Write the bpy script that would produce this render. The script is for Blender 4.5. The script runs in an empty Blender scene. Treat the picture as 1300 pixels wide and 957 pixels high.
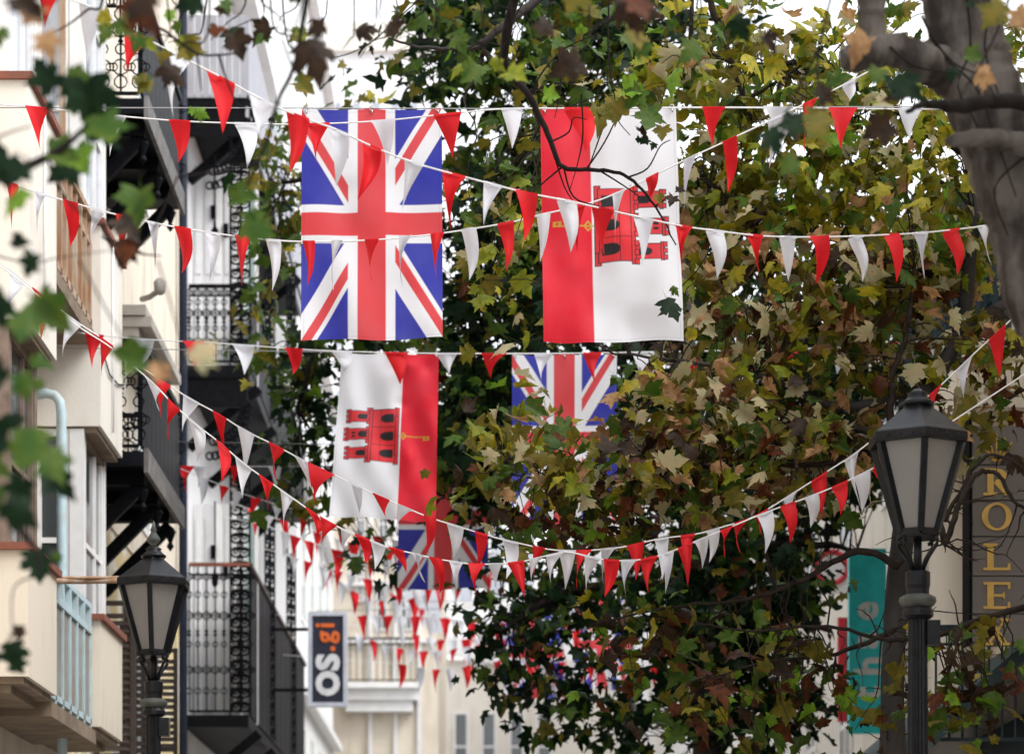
import bpy, math, random
import numpy as np
from mathutils import Vector, Matrix, noise

random.seed(7); np.random.seed(7)
SC = bpy.context.scene
COL = SC.collection

# ------------------------------------------------------------------ camera
FPX, VX, VY, CZ = 3611.0, 615.0, 1260.0, 1.6      # focal length in photo pixels, axis, horizon, eye height
cam = bpy.data.cameras.new('camera'); camo = bpy.data.objects.new('camera', cam); COL.objects.link(camo)
cam.sensor_fit = 'HORIZONTAL'; cam.sensor_width = 36.0; cam.lens = 100.0
cam.shift_x = (650 - VX) / 1300.0; cam.shift_y = (VY - 478.5) / 1300.0
cam.clip_start = 0.2; cam.clip_end = 3000
cam.dof.use_dof = True; cam.dof.focus_distance = 18.2; cam.dof.aperture_fstop = 2.7
camo.location = (0, 0, CZ); camo.rotation_euler = (math.radians(90), 0, 0)
SC.camera = camo

# ------------------------------------------------------------------ light: bright overcast
SUN_EL, SUN_AZ = 48.0, 122.0
w = bpy.data.worlds.new('World'); SC.world = w; w.use_nodes = True
nt = w.node_tree; nt.nodes.clear()
sky = nt.nodes.new('ShaderNodeTexSky'); sky.sky_type = 'NISHITA'; sky.sun_disc = False
sky.sun_elevation = math.radians(SUN_EL); sky.sun_rotation = math.radians(SUN_AZ)
sky.air_density = 1.0; sky.dust_density = 4.0; sky.ozone_density = 1.0
hs = nt.nodes.new('ShaderNodeHueSaturation'); hs.inputs['Saturation'].default_value = 0.34
bg = nt.nodes.new('ShaderNodeBackground'); bg.inputs['Strength'].default_value = 0.15
wo = nt.nodes.new('ShaderNodeOutputWorld')
cl = nt.nodes.new('ShaderNodeMix'); cl.data_type = 'RGBA'; cl.inputs['Factor'].default_value = 0.8      # even white cloud cover over the sky
cl.inputs[7].default_value = (5.9, 6.05, 6.35, 1)
nt.links.new(sky.outputs[0], hs.inputs['Color']); nt.links.new(hs.outputs[0], cl.inputs[6]); nt.links.new(cl.outputs[2], bg.inputs['Color']); nt.links.new(bg.outputs[0], wo.inputs['Surface'])
sun = bpy.data.lights.new('sun', 'SUN'); sun.energy = 1.3; sun.angle = math.radians(30); sun.color = (1.0, 0.985, 0.96)
suno = bpy.data.objects.new('sun', sun); COL.objects.link(suno)
# light arrives from behind-right of the camera, high up
az = math.radians(SUN_AZ); el = math.radians(SUN_EL)
sd = Vector((math.sin(az) * math.cos(el), math.cos(az) * math.cos(el), math.sin(el)))
suno.rotation_euler = (-sd).to_track_quat('-Z', 'Y').to_euler()
SC.view_settings.view_transform = 'Standard'; SC.view_settings.look = 'None'
SC.view_settings.exposure = 1.1; SC.view_settings.gamma = 1.0; SC.view_settings.use_curve_mapping = False
SC.cycles.max_bounces = 8; SC.cycles.transparent_max_bounces = 8

# ------------------------------------------------------------------ helpers
def P(px, py, Y):
    return Vector(((px - VX) / FPX * Y, Y, CZ + (VY - py) / FPX * Y))
def R(a, b): return random.uniform(a, b)

MATS = {}
def mat(name, col, rough=0.6, col2=None, scale=6.0, amt=0.5, bump=0.0, bscale=40.0, transl=0.0, metal=0.0, spec=0.5, stretch=None, attr=None, detail=6.0, lo=0.35, hi=0.7, world=False):
    """procedural Principled material: two colours mixed by noise, optional bump, optional translucency"""
    m = bpy.data.materials.new(name); m.use_nodes = True; MATS[name] = m
    t = m.node_tree; p = t.nodes['Principled BSDF']; o = t.nodes['Material Output']
    p.inputs['Roughness'].default_value = rough; p.inputs['Metallic'].default_value = metal
    p.inputs['Specular IOR Level'].default_value = spec
    tc = t.nodes.new('ShaderNodeTexCoord'); mp = t.nodes.new('ShaderNodeMapping')
    if world: t.links.new(t.nodes.new('ShaderNodeNewGeometry').outputs['Position'], mp.inputs['Vector'])
    else: t.links.new(tc.outputs['Object'], mp.inputs['Vector'])
    if stretch: mp.inputs['Scale'].default_value = stretch
    n = t.nodes.new('ShaderNodeTexNoise'); n.inputs['Scale'].default_value = scale; n.inputs['Detail'].default_value = detail
    t.links.new(mp.outputs[0], n.inputs['Vector'])
    src = None
    if attr:
        a = t.nodes.new('ShaderNodeAttribute'); a.attribute_name = attr; src = a.outputs['Color']
    else:
        rgb = t.nodes.new('ShaderNodeRGB'); rgb.outputs[0].default_value = (*col, 1); src = rgb.outputs[0]
    mr = t.nodes.new('ShaderNodeMapRange'); mr.inputs['From Min'].default_value = lo; mr.inputs['From Max'].default_value = hi
    mr.inputs['To Max'].default_value = amt
    t.links.new(n.outputs['Fac'], mr.inputs['Value'])
    mx = t.nodes.new('ShaderNodeMix'); mx.data_type = 'RGBA'
    t.links.new(mr.outputs[0], mx.inputs['Factor']); t.links.new(src, mx.inputs[6])
    c2 = col2 if col2 else tuple(c * 0.6 for c in col)
    mx.inputs[7].default_value = (*c2, 1)
    out = mx.outputs[2]
    t.links.new(out, p.inputs['Base Color'])
    if bump > 0:
        n2 = t.nodes.new('ShaderNodeTexNoise'); n2.inputs['Scale'].default_value = bscale; n2.inputs['Detail'].default_value = 4
        t.links.new(mp.outputs[0], n2.inputs['Vector'])
        b = t.nodes.new('ShaderNodeBump'); b.inputs['Strength'].default_value = bump; b.inputs['Distance'].default_value = 0.01
        t.links.new(n2.outputs['Fac'], b.inputs['Height']); t.links.new(b.outputs[0], p.inputs['Normal'])
    if transl > 0:
        tr = t.nodes.new('ShaderNodeBsdfTranslucent'); t.links.new(out, tr.inputs['Color'])
        ms = t.nodes.new('ShaderNodeMixShader'); ms.inputs[0].default_value = transl
        t.links.new(p.outputs[0], ms.inputs[1]); t.links.new(tr.outputs[0], ms.inputs[2]); t.links.new(ms.outputs[0], o.inputs['Surface'])
    return m

ROOT = {}
def link(o, parent=None):
    COL.objects.link(o)
    if parent is not None:
        o.parent = parent; ROOT[o.name] = ROOT[parent.name]
    return o
def tag(o, label=None, cat=None, group=None, kind=None):
    if label: o['label'] = label
    if cat: o['category'] = cat
    if group: o['group'] = group
    if kind: o['kind'] = kind
    return o
def thing(name, loc, label, cat, group=None):
    o = bpy.data.objects.new(name, None); o.empty_display_size = 0.2
    COL.objects.link(o); o.location = loc; ROOT[o.name] = Vector(loc)
    return tag(o, label, cat, group)

class MB:
    def __init__(s): s.v = []; s.f = []; s.m = []
    def add(s, vs, fs, mi=0):
        b = len(s.v); s.v.extend([tuple(p) for p in vs])
        s.f.extend([tuple(i + b for i in f) for f in fs]); s.m.extend([mi] * len(fs)); return s
    def box(s, x0, x1, y0, y1, z0, z1, mi=0):
        v = [(x, y, z) for x in (x0, x1) for y in (y0, y1) for z in (z0, z1)]
        return s.add(v, [(0, 1, 3, 2), (4, 6, 7, 5), (0, 4, 5, 1), (2, 3, 7, 6), (0, 2, 6, 4), (1, 5, 7, 3)], mi)
    def bar(s, a, b, w, h, mi=0, up=(0, 0, 1)):
        a = Vector(a); b = Vector(b); d = (b - a).normalized(); u = Vector(up)
        if abs(d.dot(u)) > 0.98: u = Vector((0, 1, 0))
        sx = d.cross(u).normalized() * (w / 2); sz = sx.cross(d).normalized() * (h / 2)
        v = [p + i * sx + j * sz for p in (a, b) for i, j in ((-1, -1), (1, -1), (1, 1), (-1, 1))]
        return s.add(v, [(0, 3, 2, 1), (4, 5, 6, 7), (0, 1, 5, 4), (1, 2, 6, 5), (2, 3, 7, 6), (3, 0, 4, 7)], mi)
    def tube(s, pts, rad, n=6, mi=0, cap=True, closed=False):
        pts = [Vector(p) for p in pts]; k = len(pts); vs = []; fs = []
        rs = [rad] * k if not hasattr(rad, '__len__') else rad
        ref = Vector((0.13, 0.21, 0.97))
        for i, p in enumerate(pts):
            if closed: d = pts[(i + 1) % k] - pts[i - 1]
            else: d = pts[min(i + 1, k - 1)] - pts[max(i - 1, 0)]
            d = d.normalized() if d.length > 1e-9 else Vector((0, 0, 1))
            u = d.cross(ref)
            if u.length < 0.15: u = d.cross(Vector((0.97, 0.1, 0.2)))
            u.normalize(); v = d.cross(u)
            for j in range(n):
                a = 2 * math.pi * j / n
                vs.append(p + (u * math.cos(a) + v * math.sin(a)) * rs[i])
        for i in range(k if closed else k - 1):
            for j in range(n):
                a, b = i * n + j, i * n + (j + 1) % n
                c, d = ((i + 1) % k) * n + (j + 1) % n, ((i + 1) % k) * n + j
                fs.append((a, b, c, d))
        if cap and not closed:
            fs.append(tuple(reversed(range(n)))); fs.append(tuple(range((k - 1) * n, k * n)))
        return s.add(vs, fs, mi)
    def lathe(s, prof, n, c, mi=0, rot=0.0):
        vs = []; fs = []; k = len(prof)
        for r, z in prof:
            for j in range(n):
                a = 2 * math.pi * j / n + rot
                vs.append((c[0] + r * math.cos(a), c[1] + r * math.sin(a), c[2] + z))
        for i in range(k - 1):
            for j in range(n):
                fs.append((i * n + j, i * n + (j + 1) % n, (i + 1) * n + (j + 1) % n, (i + 1) * n + j))
        fs.append(tuple(reversed(range(n)))); fs.append(tuple(range((k - 1) * n, k * n)))
        return s.add(vs, fs, mi)
    def ring(s, c, r, t, ax=(1, 0, 0), az=(0, 0, 1), n=10, m=4, mi=0, a0=0, a1=2 * math.pi):
        ax = Vector(ax); az = Vector(az); c = Vector(c)
        full = abs(a1 - a0 - 2 * math.pi) < 1e-6
        cnt = n if full else n + 1
        pts = [c + (ax * math.cos(a0 + (a1 - a0) * i / n) + az * math.sin(a0 + (a1 - a0) * i / n)) * r for i in range(cnt)]
        return s.tube(pts, t, m, mi, closed=full)
    def build(s, name, mats, parent=None, smooth=False):
        me = bpy.data.meshes.new(name)
        off = ROOT[parent.name] if parent is not None else Vector((0, 0, 0))
        me.from_pydata([(p[0] - off[0], p[1] - off[1], p[2] - off[2]) for p in s.v], [], s.f)
        if not isinstance(mats, (list, tuple)): mats = [mats]
        for m in mats: me.materials.append(MATS[m])
        if len(mats) > 1: me.polygons.foreach_set('material_index', s.m)
        if smooth: me.polygons.foreach_set('use_smooth', [True] * len(s.f))
        me.update()
        o = bpy.data.objects.new(name, me); link(o, parent)
        if parent is None: ROOT[o.name] = Vector((0, 0, 0))
        return o
def box(name, m, parent, *a): return MB().box(*a).build(name, m, parent)
def shared(name, me, parent, loc, mtx=None):
    o = bpy.data.objects.new(name, me); link(o, parent)
    l = Vector(loc) - ROOT[parent.name]
    o.matrix_local = Matrix.Translation(l) @ mtx if mtx is not None else Matrix.Translation(l)
    return o
def struct(o, kind='structure'): o['kind'] = kind; return o

# ------------------------------------------------------------------ materials
mat('cream', (0.72, 0.645, 0.535), 0.85, (0.44, 0.36, 0.27), 2.6, 0.85, 0.25, 60, stretch=(1, 1, 0.32), lo=0.48, hi=0.8)
mat('cream_pale', (0.75, 0.71, 0.64), 0.85, (0.50, 0.44, 0.36), 2.6, 0.75, 0.2, 60, stretch=(1, 1, 0.32), lo=0.5, hi=0.82)
mat('ochre', (0.66, 0.53, 0.28), 0.9, (0.80, 0.76, 0.68), 1.8, 1.0, 0.3, 40, lo=0.48, hi=0.56)
mat('white_wall', (0.80, 0.80, 0.80), 0.8, (0.62, 0.62, 0.62), 1.4, 0.5, 0.15, 50, stretch=(1, 1, 0.3))
mat('grey_wall', (0.45, 0.47, 0.50), 0.85, (0.33, 0.35, 0.38), 1.5, 0.5, 0.2, 50)
mat('white_paint', (0.80, 0.80, 0.80), 0.45, (0.62, 0.61, 0.58), 5, 0.5, 0.1, 30)
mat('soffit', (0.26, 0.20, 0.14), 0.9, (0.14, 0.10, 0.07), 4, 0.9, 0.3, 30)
mat('terracotta', (0.25, 0.075, 0.045), 0.8, (0.14, 0.06, 0.04), 9, 0.8, 0.3, 50)
mat('rust_wood', (0.30, 0.15, 0.07), 0.8, (0.50, 0.44, 0.36), 9, 0.8, 0.4, 40, stretch=(1, 1, 0.3))
mat('brown_frame', (0.16, 0.11, 0.085), 0.6, (0.26, 0.2, 0.16), 8, 0.6, 0.1)
mat('shutter_brown', (0.035, 0.022, 0.018), 0.6, (0.06, 0.04, 0.032), 8, 0.5)
mat('pale_blue', (0.46, 0.62, 0.68), 0.55, (0.40, 0.42, 0.40), 7, 0.7, 0.1)
mat('frost_panel', (0.30, 0.31, 0.29), 0.7, (0.22, 0.18, 0.14), 5, 0.8)
mat('glass_dark', (0.05, 0.058, 0.062), 0.08, (0.09, 0.098, 0.10), 0.8, 0.7, spec=0.8)
mat('glass_pale', (0.45, 0.58, 0.57), 0.12, (0.60, 0.68, 0.68), 0.7, 0.7, spec=0.7)
mat('glass_white', (0.46, 0.49, 0.55), 0.15, (0.30, 0.33, 0.38), 0.9, 0.7, spec=0.7)
mat('iron', (0.003, 0.0035, 0.005), 0.55, (0.008, 0.0085, 0.011), 14, 0.7, 0.15, 60, spec=0.07)
mat('navy_iron', (0.008, 0.012, 0.026), 0.5, (0.016, 0.02, 0.034), 10, 0.7, spec=0.15)
mat('lamp_iron', (0.0035, 0.004, 0.0055), 0.36, (0.014, 0.0145, 0.018), 16, 0.6, 0.2, 90, spec=0.2)
mat('lamp_glass', (0.27, 0.26, 0.25), 0.16, (0.17, 0.16, 0.155), 2.2, 0.9, transl=0.25, spec=0.7, lo=0.3, hi=0.75)
mat('verdigris', (0.07, 0.075, 0.062), 0.7, (0.015, 0.017, 0.02), 14, 0.9)
mat('dark_board', (0.004, 0.0045, 0.0065), 0.55, (0.010, 0.0105, 0.014), 7, 0.7, stretch=(1, 0.3, 4), spec=0.07)
mat('grey_board', (0.36, 0.37, 0.41), 0.7, (0.28, 0.28, 0.31), 5, 0.7, stretch=(3, 3, 0.5))
mat('weathered_wood', (0.20, 0.195, 0.19), 0.85, (0.09, 0.08, 0.075), 6, 0.9, 0.3, 40)
mat('door_grey', (0.72, 0.71, 0.73), 0.5, (0.48, 0.46, 0.46), 2, 0.6)
mat('cornice_stone', (0.46, 0.42, 0.38), 0.85, (0.30, 0.27, 0.24), 5, 0.7, 0.3, 40)
mat('rope', (0.74, 0.74, 0.74), 0.8, (0.5, 0.5, 0.5), 30, 0.5)
mat('wire', (0.30, 0.30, 0.32), 0.5)
mat('pennant_red', (0.64, 0.012, 0.018), 0.62, (0.50, 0.008, 0.014), 7, 0.7, 0.12, 300, transl=0.30, spec=0.25)
mat('pennant_white', (0.64, 0.65, 0.69), 0.7, (0.52, 0.53, 0.57), 6, 0.6, 0.12, 300, transl=0.30, spec=0.25)
mat('flag_print', (1, 1, 1), 0.6, (0.45, 0.45, 0.52), 3.0, 0.07, 0.06, 400, transl=0.32, attr='print', spec=0.25)
mat('steel', (0.5, 0.5, 0.5), 0.35, metal=0.9)
mat('paving', (0.34, 0.32, 0.30), 0.85, (0.24, 0.22, 0.21), 0.8, 0.8, 0.3, 30)
mat('sign_taupe', (0.165, 0.145, 0.135), 0.45, (0.13, 0.115, 0.105), 3, 0.6)
mat('gold', (0.62, 0.40, 0.10), 0.35, (0.42, 0.26, 0.06), 9, 0.6, metal=0.35)
mat('sign_navy', (0.018, 0.022, 0.045), 0.4)
mat('sign_orange', (0.85, 0.16, 0.02), 0.5)
mat('sign_white', (0.82, 0.83, 0.85), 0.45)
mat('sign_frame', (0.60, 0.64, 0.72), 0.4)
mat('turquoise', (0.02, 0.72, 0.80), 0.4)
mat('sign_red', (0.60, 0.02, 0.04), 0.45)
mat('teal_dark', (0.005, 0.02, 0.028), 0.5, (0.012, 0.04, 0.052), 5, 0.7)
mat('awning_black', (0.010, 0.012, 0.018), 0.7, (0.022, 0.024, 0.032), 4, 0.6)
mat('awning_green', (0.012, 0.035, 0.04), 0.7, (0.03, 0.06, 0.065), 4, 0.6)
mat('bark', (0.020, 0.017, 0.015), 0.9, (0.05, 0.044, 0.04), 3.2, 0.9, 0.9, 22, stretch=(1, 1, 0.45), lo=0.42, hi=0.62)
mat('bark_near', (0.030, 0.024, 0.021), 0.95, (0.100, 0.086, 0.075), 7.0, 1.0, 1.0, 34, stretch=(1, 1, 0.35), lo=0.42, hi=0.60, spec=0.2)
mat('twig', (0.014, 0.010, 0.008), 0.85, (0.038, 0.029, 0.023), 14, 0.8, spec=0.15)
mat('twig_dark', (0.008, 0.006, 0.0055), 0.85, (0.02, 0.016, 0.014), 14, 0.8, spec=0.12)
LEAF = {
 'leaf_green':  ((0.036, 0.085, 0.009), (0.075, 0.115, 0.012)),
 'leaf_bright': ((0.16, 0.28, 0.018), (0.09, 0.19, 0.014)),
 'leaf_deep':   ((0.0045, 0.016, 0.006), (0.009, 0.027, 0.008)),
 'leaf_olive':  ((0.095, 0.095, 0.009), (0.17, 0.125, 0.013)),
 'leaf_yellow': ((0.36, 0.29, 0.016), (0.19, 0.20, 0.016)),
 'leaf_lime':   ((0.23, 0.25, 0.016), (0.13, 0.17, 0.012)),
 'leaf_pale':   ((0.36, 0.36, 0.20), (0.46, 0.35, 0.20)),
 'leaf_tan':    ((0.42, 0.25, 0.115), (0.22, 0.11, 0.045)),
 'leaf_rust':   ((0.12, 0.032, 0.008), (0.05, 0.015, 0.005)),
 'leaf_brown':  ((0.036, 0.018, 0.007), (0.016, 0.008, 0.004)),
}
for k, (a, b) in LEAF.items():
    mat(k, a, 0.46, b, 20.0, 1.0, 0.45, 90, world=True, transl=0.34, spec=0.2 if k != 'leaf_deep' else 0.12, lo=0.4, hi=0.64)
LM = list(LEAF)

# ------------------------------------------------------------------ ground (below the frame)
g = MB(); g.box(-400, 400, -60, 900, -0.2, 0.0); struct(g.build('ground', 'paving'))
g = MB(); g.box(-3.95, 3.95, -30, 90, 0.004, 0.012); struct(g.build('pavement', 'paving'))
# ------------------------------------------------------------------ building helpers
def win(parent, side, c, a0, a1, z0, z1, fm='white_paint', gm='glass_dark', fw=0.06, d=0.06, vb=(), hb=(), name='window'):
    """window in a plane: side 'x' = plane X=c facing +X, 'X' facing -X, 'y' = plane Y=c facing the camera.  c is the outer face."""
    sg = {'x': -1, 'X': 1, 'y': 1}[side]
    def bx(m, p0, p1, q0, q1, e0, e1):
        lo, hi = sorted((c + sg * e0, c + sg * e1))
        if side == 'y': m.box(p0, p1, lo, hi, q0, q1)
        else: m.box(lo, hi, p0, p1, q0, q1)
    m = MB()
    bx(m, a0, a0 + fw, z0, z1, 0, d); bx(m, a1 - fw, a1, z0, z1, 0, d)
    bx(m, a0 + fw, a1 - fw, z0, z0 + fw, 0.002, d); bx(m, a0 + fw, a1 - fw, z1 - fw, z1, 0.002, d)
    av = [a0 + fw] + [a0 + (a1 - a0) * t for t in vb] + [a1 - fw]
    hv = [z0 + fw] + [z0 + (z1 - z0) * t for t in hb] + [z1 - fw]
    for t in av[1:-1]: bx(m, t - fw * .35, t + fw * .35, z0 + fw, z1 - fw, 0.006, d - .004)
    for t in hv[1:-1]: bx(m, a0 + fw, a1 - fw, t - fw * .4, t + fw * .4, 0.010, d - .008)
    o = m.build(name, fm, parent)
    for i in range(len(av) - 1):
        for j in range(len(hv) - 1):
            m = MB(); bx(m, av[i], av[i + 1], hv[j], hv[j + 1], d * .55, d * .7)
            m.build('pane', gm, o)
    return o
def louvre(parent, side, c, a0, a1, z0, z1, m='shutter_brown', pitch=0.075):
    f = MB(); fw = 0.05
    def bx(mb, p0, p1, q0, q1, e0, e1):
        if side == 'y': mb.box(p0, p1, c + e0, c + e1, q0, q1)
        else: mb.box(c - e1, c - e0, p0, p1, q0, q1)
    bx(f, a0, a0 + fw, z0, z1, 0, .045); bx(f, a1 - fw, a1, z0, z1, 0, .045)
    for z in (z0, (z0 + z1) / 2, z1 - fw): bx(f, a0 + fw, a1 - fw, z, z + fw, .002, .043)
    o = f.build('shutter', m, parent)
    z = z0 + fw + .02
    while z < z1 - fw - .04:
        if abs(z - (z0 + z1) / 2) > .07:
            s = MB()
            if side == 'y': s.bar((a0 + fw, c + .02, z), (a1 - fw, c + .02, z), 0.012, 0.055, up=(0, .6, 1))
            else: s.bar((c - .02, a0 + fw, z), (c - .02, a1 - fw, z), 0.012, 0.055, up=(-.6, 0, 1))
            s.build('slat', m, o)
        z += pitch
    return o
def railing(parent, a, b, z0, z1, m='iron', rm='iron', pitch=0.13, ornate=True, name='railing'):
    """cast iron balustrade between ground points a, b; every baluster is a part"""
    a = Vector(a); b = Vector(b); d = (b - a); L = d.length; d.normalize()
    r = MB(); r.bar((a.x, a.y, z1), (b.x, b.y, z1), 0.07, 0.045)
    o = r.build(name, rm, parent)
    MB().bar((a.x, a.y, z0 + .05), (b.x, b.y, z0 + .05), 0.03, 0.03).build('rail', m, o); MB().bar((a.x, a.y, z1 - .13), (b.x, b.y, z1 - .13), 0.02, 0.02).build('rail', m, o)
    n = max(2, int(L / pitch)); h = z1 - z0
    s = MB(); dv = d
    s.tube([(0, 0, 0.05), (0, 0, h)], 0.011, 5)
    if ornate:
        w = pitch * .5
        for k, (zz, rr) in enumerate(((.16, .36), (.30, .44), (.47, .30), (.66, .46), (.80, .34), (.92, .40))):
            s.ring((0, 0, zz * h), w * rr * 2, 0.009, dv, (0, 0, 1), 9, 4)
            if k % 2: s.ring(Vector((0, 0, zz * h)) + dv * w * .8, w * .45, 0.008, dv, (0, 0, 1), 8, 4); s.ring(Vector((0, 0, zz * h)) - dv * w * .8, w * .45, 0.008, dv, (0, 0, 1), 8, 4)
        s.lathe([(0.004, 0), (.03, .02), (.012, .05), (.03, .08), (.004, .1)], 6, (0, 0, h * .52))
    me = None
    for i in range(n + 1):
        p = a + d * (L * i / n)
        if me is None:
            bo = s.build('baluster', m, o); me = bo.data
            bo.location = Vector((p.x, p.y, z0))
            me.transform(Matrix.Translation(ROOT[o.name])); bo.location = Vector((p.x, p.y, z0)) - ROOT[o.name]
        else:
            shared('baluster', me, o, (p.x, p.y, z0))
    return o
def filigree(parent, x, y, z0, z1, w, dirv, name='filigree_column'):
    """openwork cast iron column: two uprights with scrolls between"""
    d = Vector(dirv).normalized(); m = MB(); c = Vector((x, y, 0))
    for s in (-1, 1): m.tube([c + d * s * w / 2 + Vector((0, 0, z0)), c + d * s * w / 2 + Vector((0, 0, z1))], 0.016, 5)
    o = m.build(name, 'iron', parent)
    z = z0 + w * .45; k = 0; r = w * .25
    m = MB()
    while z < z1 - r:
        q = c + Vector((0, 0, z))
        m.ring(q + d * r * .9, r * .95, 0.017, d, (0, 0, 1), 10, 4); m.ring(q - d * r * .9, r * .95, 0.017, d, (0, 0, 1), 10, 4)
        m.ring(q + d * r * .9 + Vector((0, 0, r * .2)), r * .4, 0.016, d, (0, 0, 1), 7, 4); m.ring(q - d * r * .9 + Vector((0, 0, r * .2)), r * .4, 0.016, d, (0, 0, 1), 7, 4)
        m.ring(q + Vector((0, 0, w * .36)), r * .55, 0.016, d, (0, 0, 1), 8, 4)
        m.bar(q + Vector((0, 0, -w * .36)), q + Vector((0, 0, w * .36)), .02, .02)
        z += w * .72
    m.build('scrollwork', 'iron', o)
    return o
def pipe(name, pts, r, m, label, cat, n=8):
    o = thing(name, pts[0], label, cat); MB().tube(pts, r, n).build('pipe', m, o, True); return o

# ------------------------------------------------------------------ left house with bays
L1 = thing('cream_house', (-4.0, 22, 0), 'cream rendered house with box bays at the left edge', 'building')
box('wall', 'cream', L1, -9, -4.0, 8, 26.72, 0, 14)
box('roof', 'terracotta', L1, -9.2, -3.8, 7.8, 26.7, 14.0, 14.3)
def bay(y0, y1, upper_glass):
    for (zb, zt, wt) in ((3.96, 4.9, 6.6), (6.62, 8.40, 11.2)):
        p = box('bay', 'cream_pale' if zb > 5 else 'cream', L1, -3.999, -3.4, y0, y1, zb, zt)
        box('coping', 'terracotta', p, -3.998, -3.36, y0 - .04, y1 + .04, zt, zt + .055)
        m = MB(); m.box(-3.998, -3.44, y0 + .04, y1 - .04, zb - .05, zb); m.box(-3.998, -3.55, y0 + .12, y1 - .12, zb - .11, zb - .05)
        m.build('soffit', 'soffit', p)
        z0 = zt + .06
        fm = ('brown_frame' if (y0 < 23 and zb < 5) else 'white_paint')
        gm = 'glass_dark' if zb < 5 else upper_glass
        # corner posts, front light and street light
        box('corner_post', fm, p, -3.68, -3.55, y0 + .02, y0 + .15, z0, wt); box('corner_post', fm, p, -3.68, -3.55, y1 - .15, y1 - .02, z0, wt)
        win(p, 'y', y0 + .03, -3.99, -3.685, z0, wt, fm, gm, .06, .06, (), (0.40,) if zb < 5 else (0.36, .72))
        win(p, 'x', -3.56, y0 + .16, y1 - .16, z0, wt, fm, gm, .06, .06, (.62,), (0.40,) if zb < 5 else (0.36, .72))
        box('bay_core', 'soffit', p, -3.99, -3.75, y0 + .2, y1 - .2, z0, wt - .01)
    m = MB(); m.box(-3.999, -3.38, y0 - .03, y1 + .03, 11.21, 11.5); m.build('bay_cornice', 'cream_pale', L1)
bay(21.2, 22.6, 'glass_white'); bay(25.2, 26.7, 'glass_white')
# rusty balcony between the bays (upper) with slatted brackets
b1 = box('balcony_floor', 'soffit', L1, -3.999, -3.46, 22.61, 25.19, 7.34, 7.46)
m = MB(); m.bar((-3.5, 22.62, 8.44), (-3.5, 25.18, 8.44), .09, .06); m.bar((-3.5, 22.62, 8.22), (-3.5, 25.18, 8.22), .05, .05); m.bar((-3.5, 22.62, 7.52), (-3.5, 25.18, 7.52), .06, .06)
r1 = m.build('railing', 'rust_wood', b1)
for i in range(9):
    y = 22.75 + i * .29; box('post', 'rust_wood', r1, -3.53, -3.47, y, y + .06, 7.46, 8.41)
win(L1, 'x', -3.97, 23.0, 24.9, 7.5, 9.9, 'rust_wood', 'glass_pale', .1, .02, (.5,), (.5,))
win(L1, 'x', -3.97, 23.0, 24.9, 4.0, 6.3, 'brown_frame', 'glass_dark', .1, .02, (.5,), (.6,))
m = MB(); m.box(-3.62, -3.57, 24.2, 24.26, 8.6, 11.6); m.build('roller_blind', 'rust_wood', L1)
# pale blue railing with frosted panels (lower)
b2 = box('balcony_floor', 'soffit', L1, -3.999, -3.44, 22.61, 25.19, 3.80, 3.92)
m = MB()
for z, t in ((4.80, .06), (5.02, .045), (4.0, .05)): m.bar((-3.5, 22.62, z), (-3.5, 25.18, z), t, t)
r2 = m.build('railing', 'pale_blue', b2)
for i in range(7):
    y = 22.66 + i * .41; box('post', 'pale_blue', r2, -3.525, -3.475, y, y + .05, 3.92, 5.0)
    if i < 6: box('panel', 'frost_panel', r2, -3.508, -3.492, y + .06, y + .40, 4.03, 4.76)
pipe('drainpipe', [P(42, 502, 24.6), P(58, 499, 24.6), P(70, 502, 24.6), P(76, 510, 24.6), P(78, 524, 24.6), P(78, 640, 24.6), P(79, 760, 24.6), (P(79, 760, 24.6).x, 24.6, 0)], .045, 'pale_blue', 'pale blue hooked drainpipe in front of the cream house window', 'pipe')
t = thing('rusty_pole', P(62, 737, 22.9), 'thin rusty pole sticking out sideways towards the left lantern', 'pole')
MB().tube([P(-20, 735, 22.4), P(62, 737, 22.9), P(110, 737, 23.2), P(156, 736, 23.4)], .028, 6).build('rod', 'rust_wood', t, True)
MB().tube([P(48, 702, 22.8), P(66, 728, 22.9), P(80, 733, 23.0), P(156, 733, 23.4)], .014, 5).build('stay', 'rust_wood', t, True)

for nm, pts, r, lab in (('conduit', [(-3.38, 25.9, 8.4), (-3.38, 25.9, 6.7)], .012, 'thin white conduit down the second bay parapet'),
                        ('wall_cable', [(-3.385, 25.18, 7.3), (-3.385, 25.7, 7.18), (-3.385, 26.3, 7.22), (-3.385, 26.68, 7.3)], .008, 'thin dark cable clipped across the second bay parapet'),
                        ('conduit', [(-3.385, 21.9, 6.7), (-3.385, 21.9, 8.38)], .010, 'thin white conduit down the first bay parapet')):
    t = thing(nm, pts[0], lab, 'cable'); MB().tube(pts, r, 6).build('run', 'white_paint' if nm == 'conduit' else 'iron', t, True)
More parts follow.
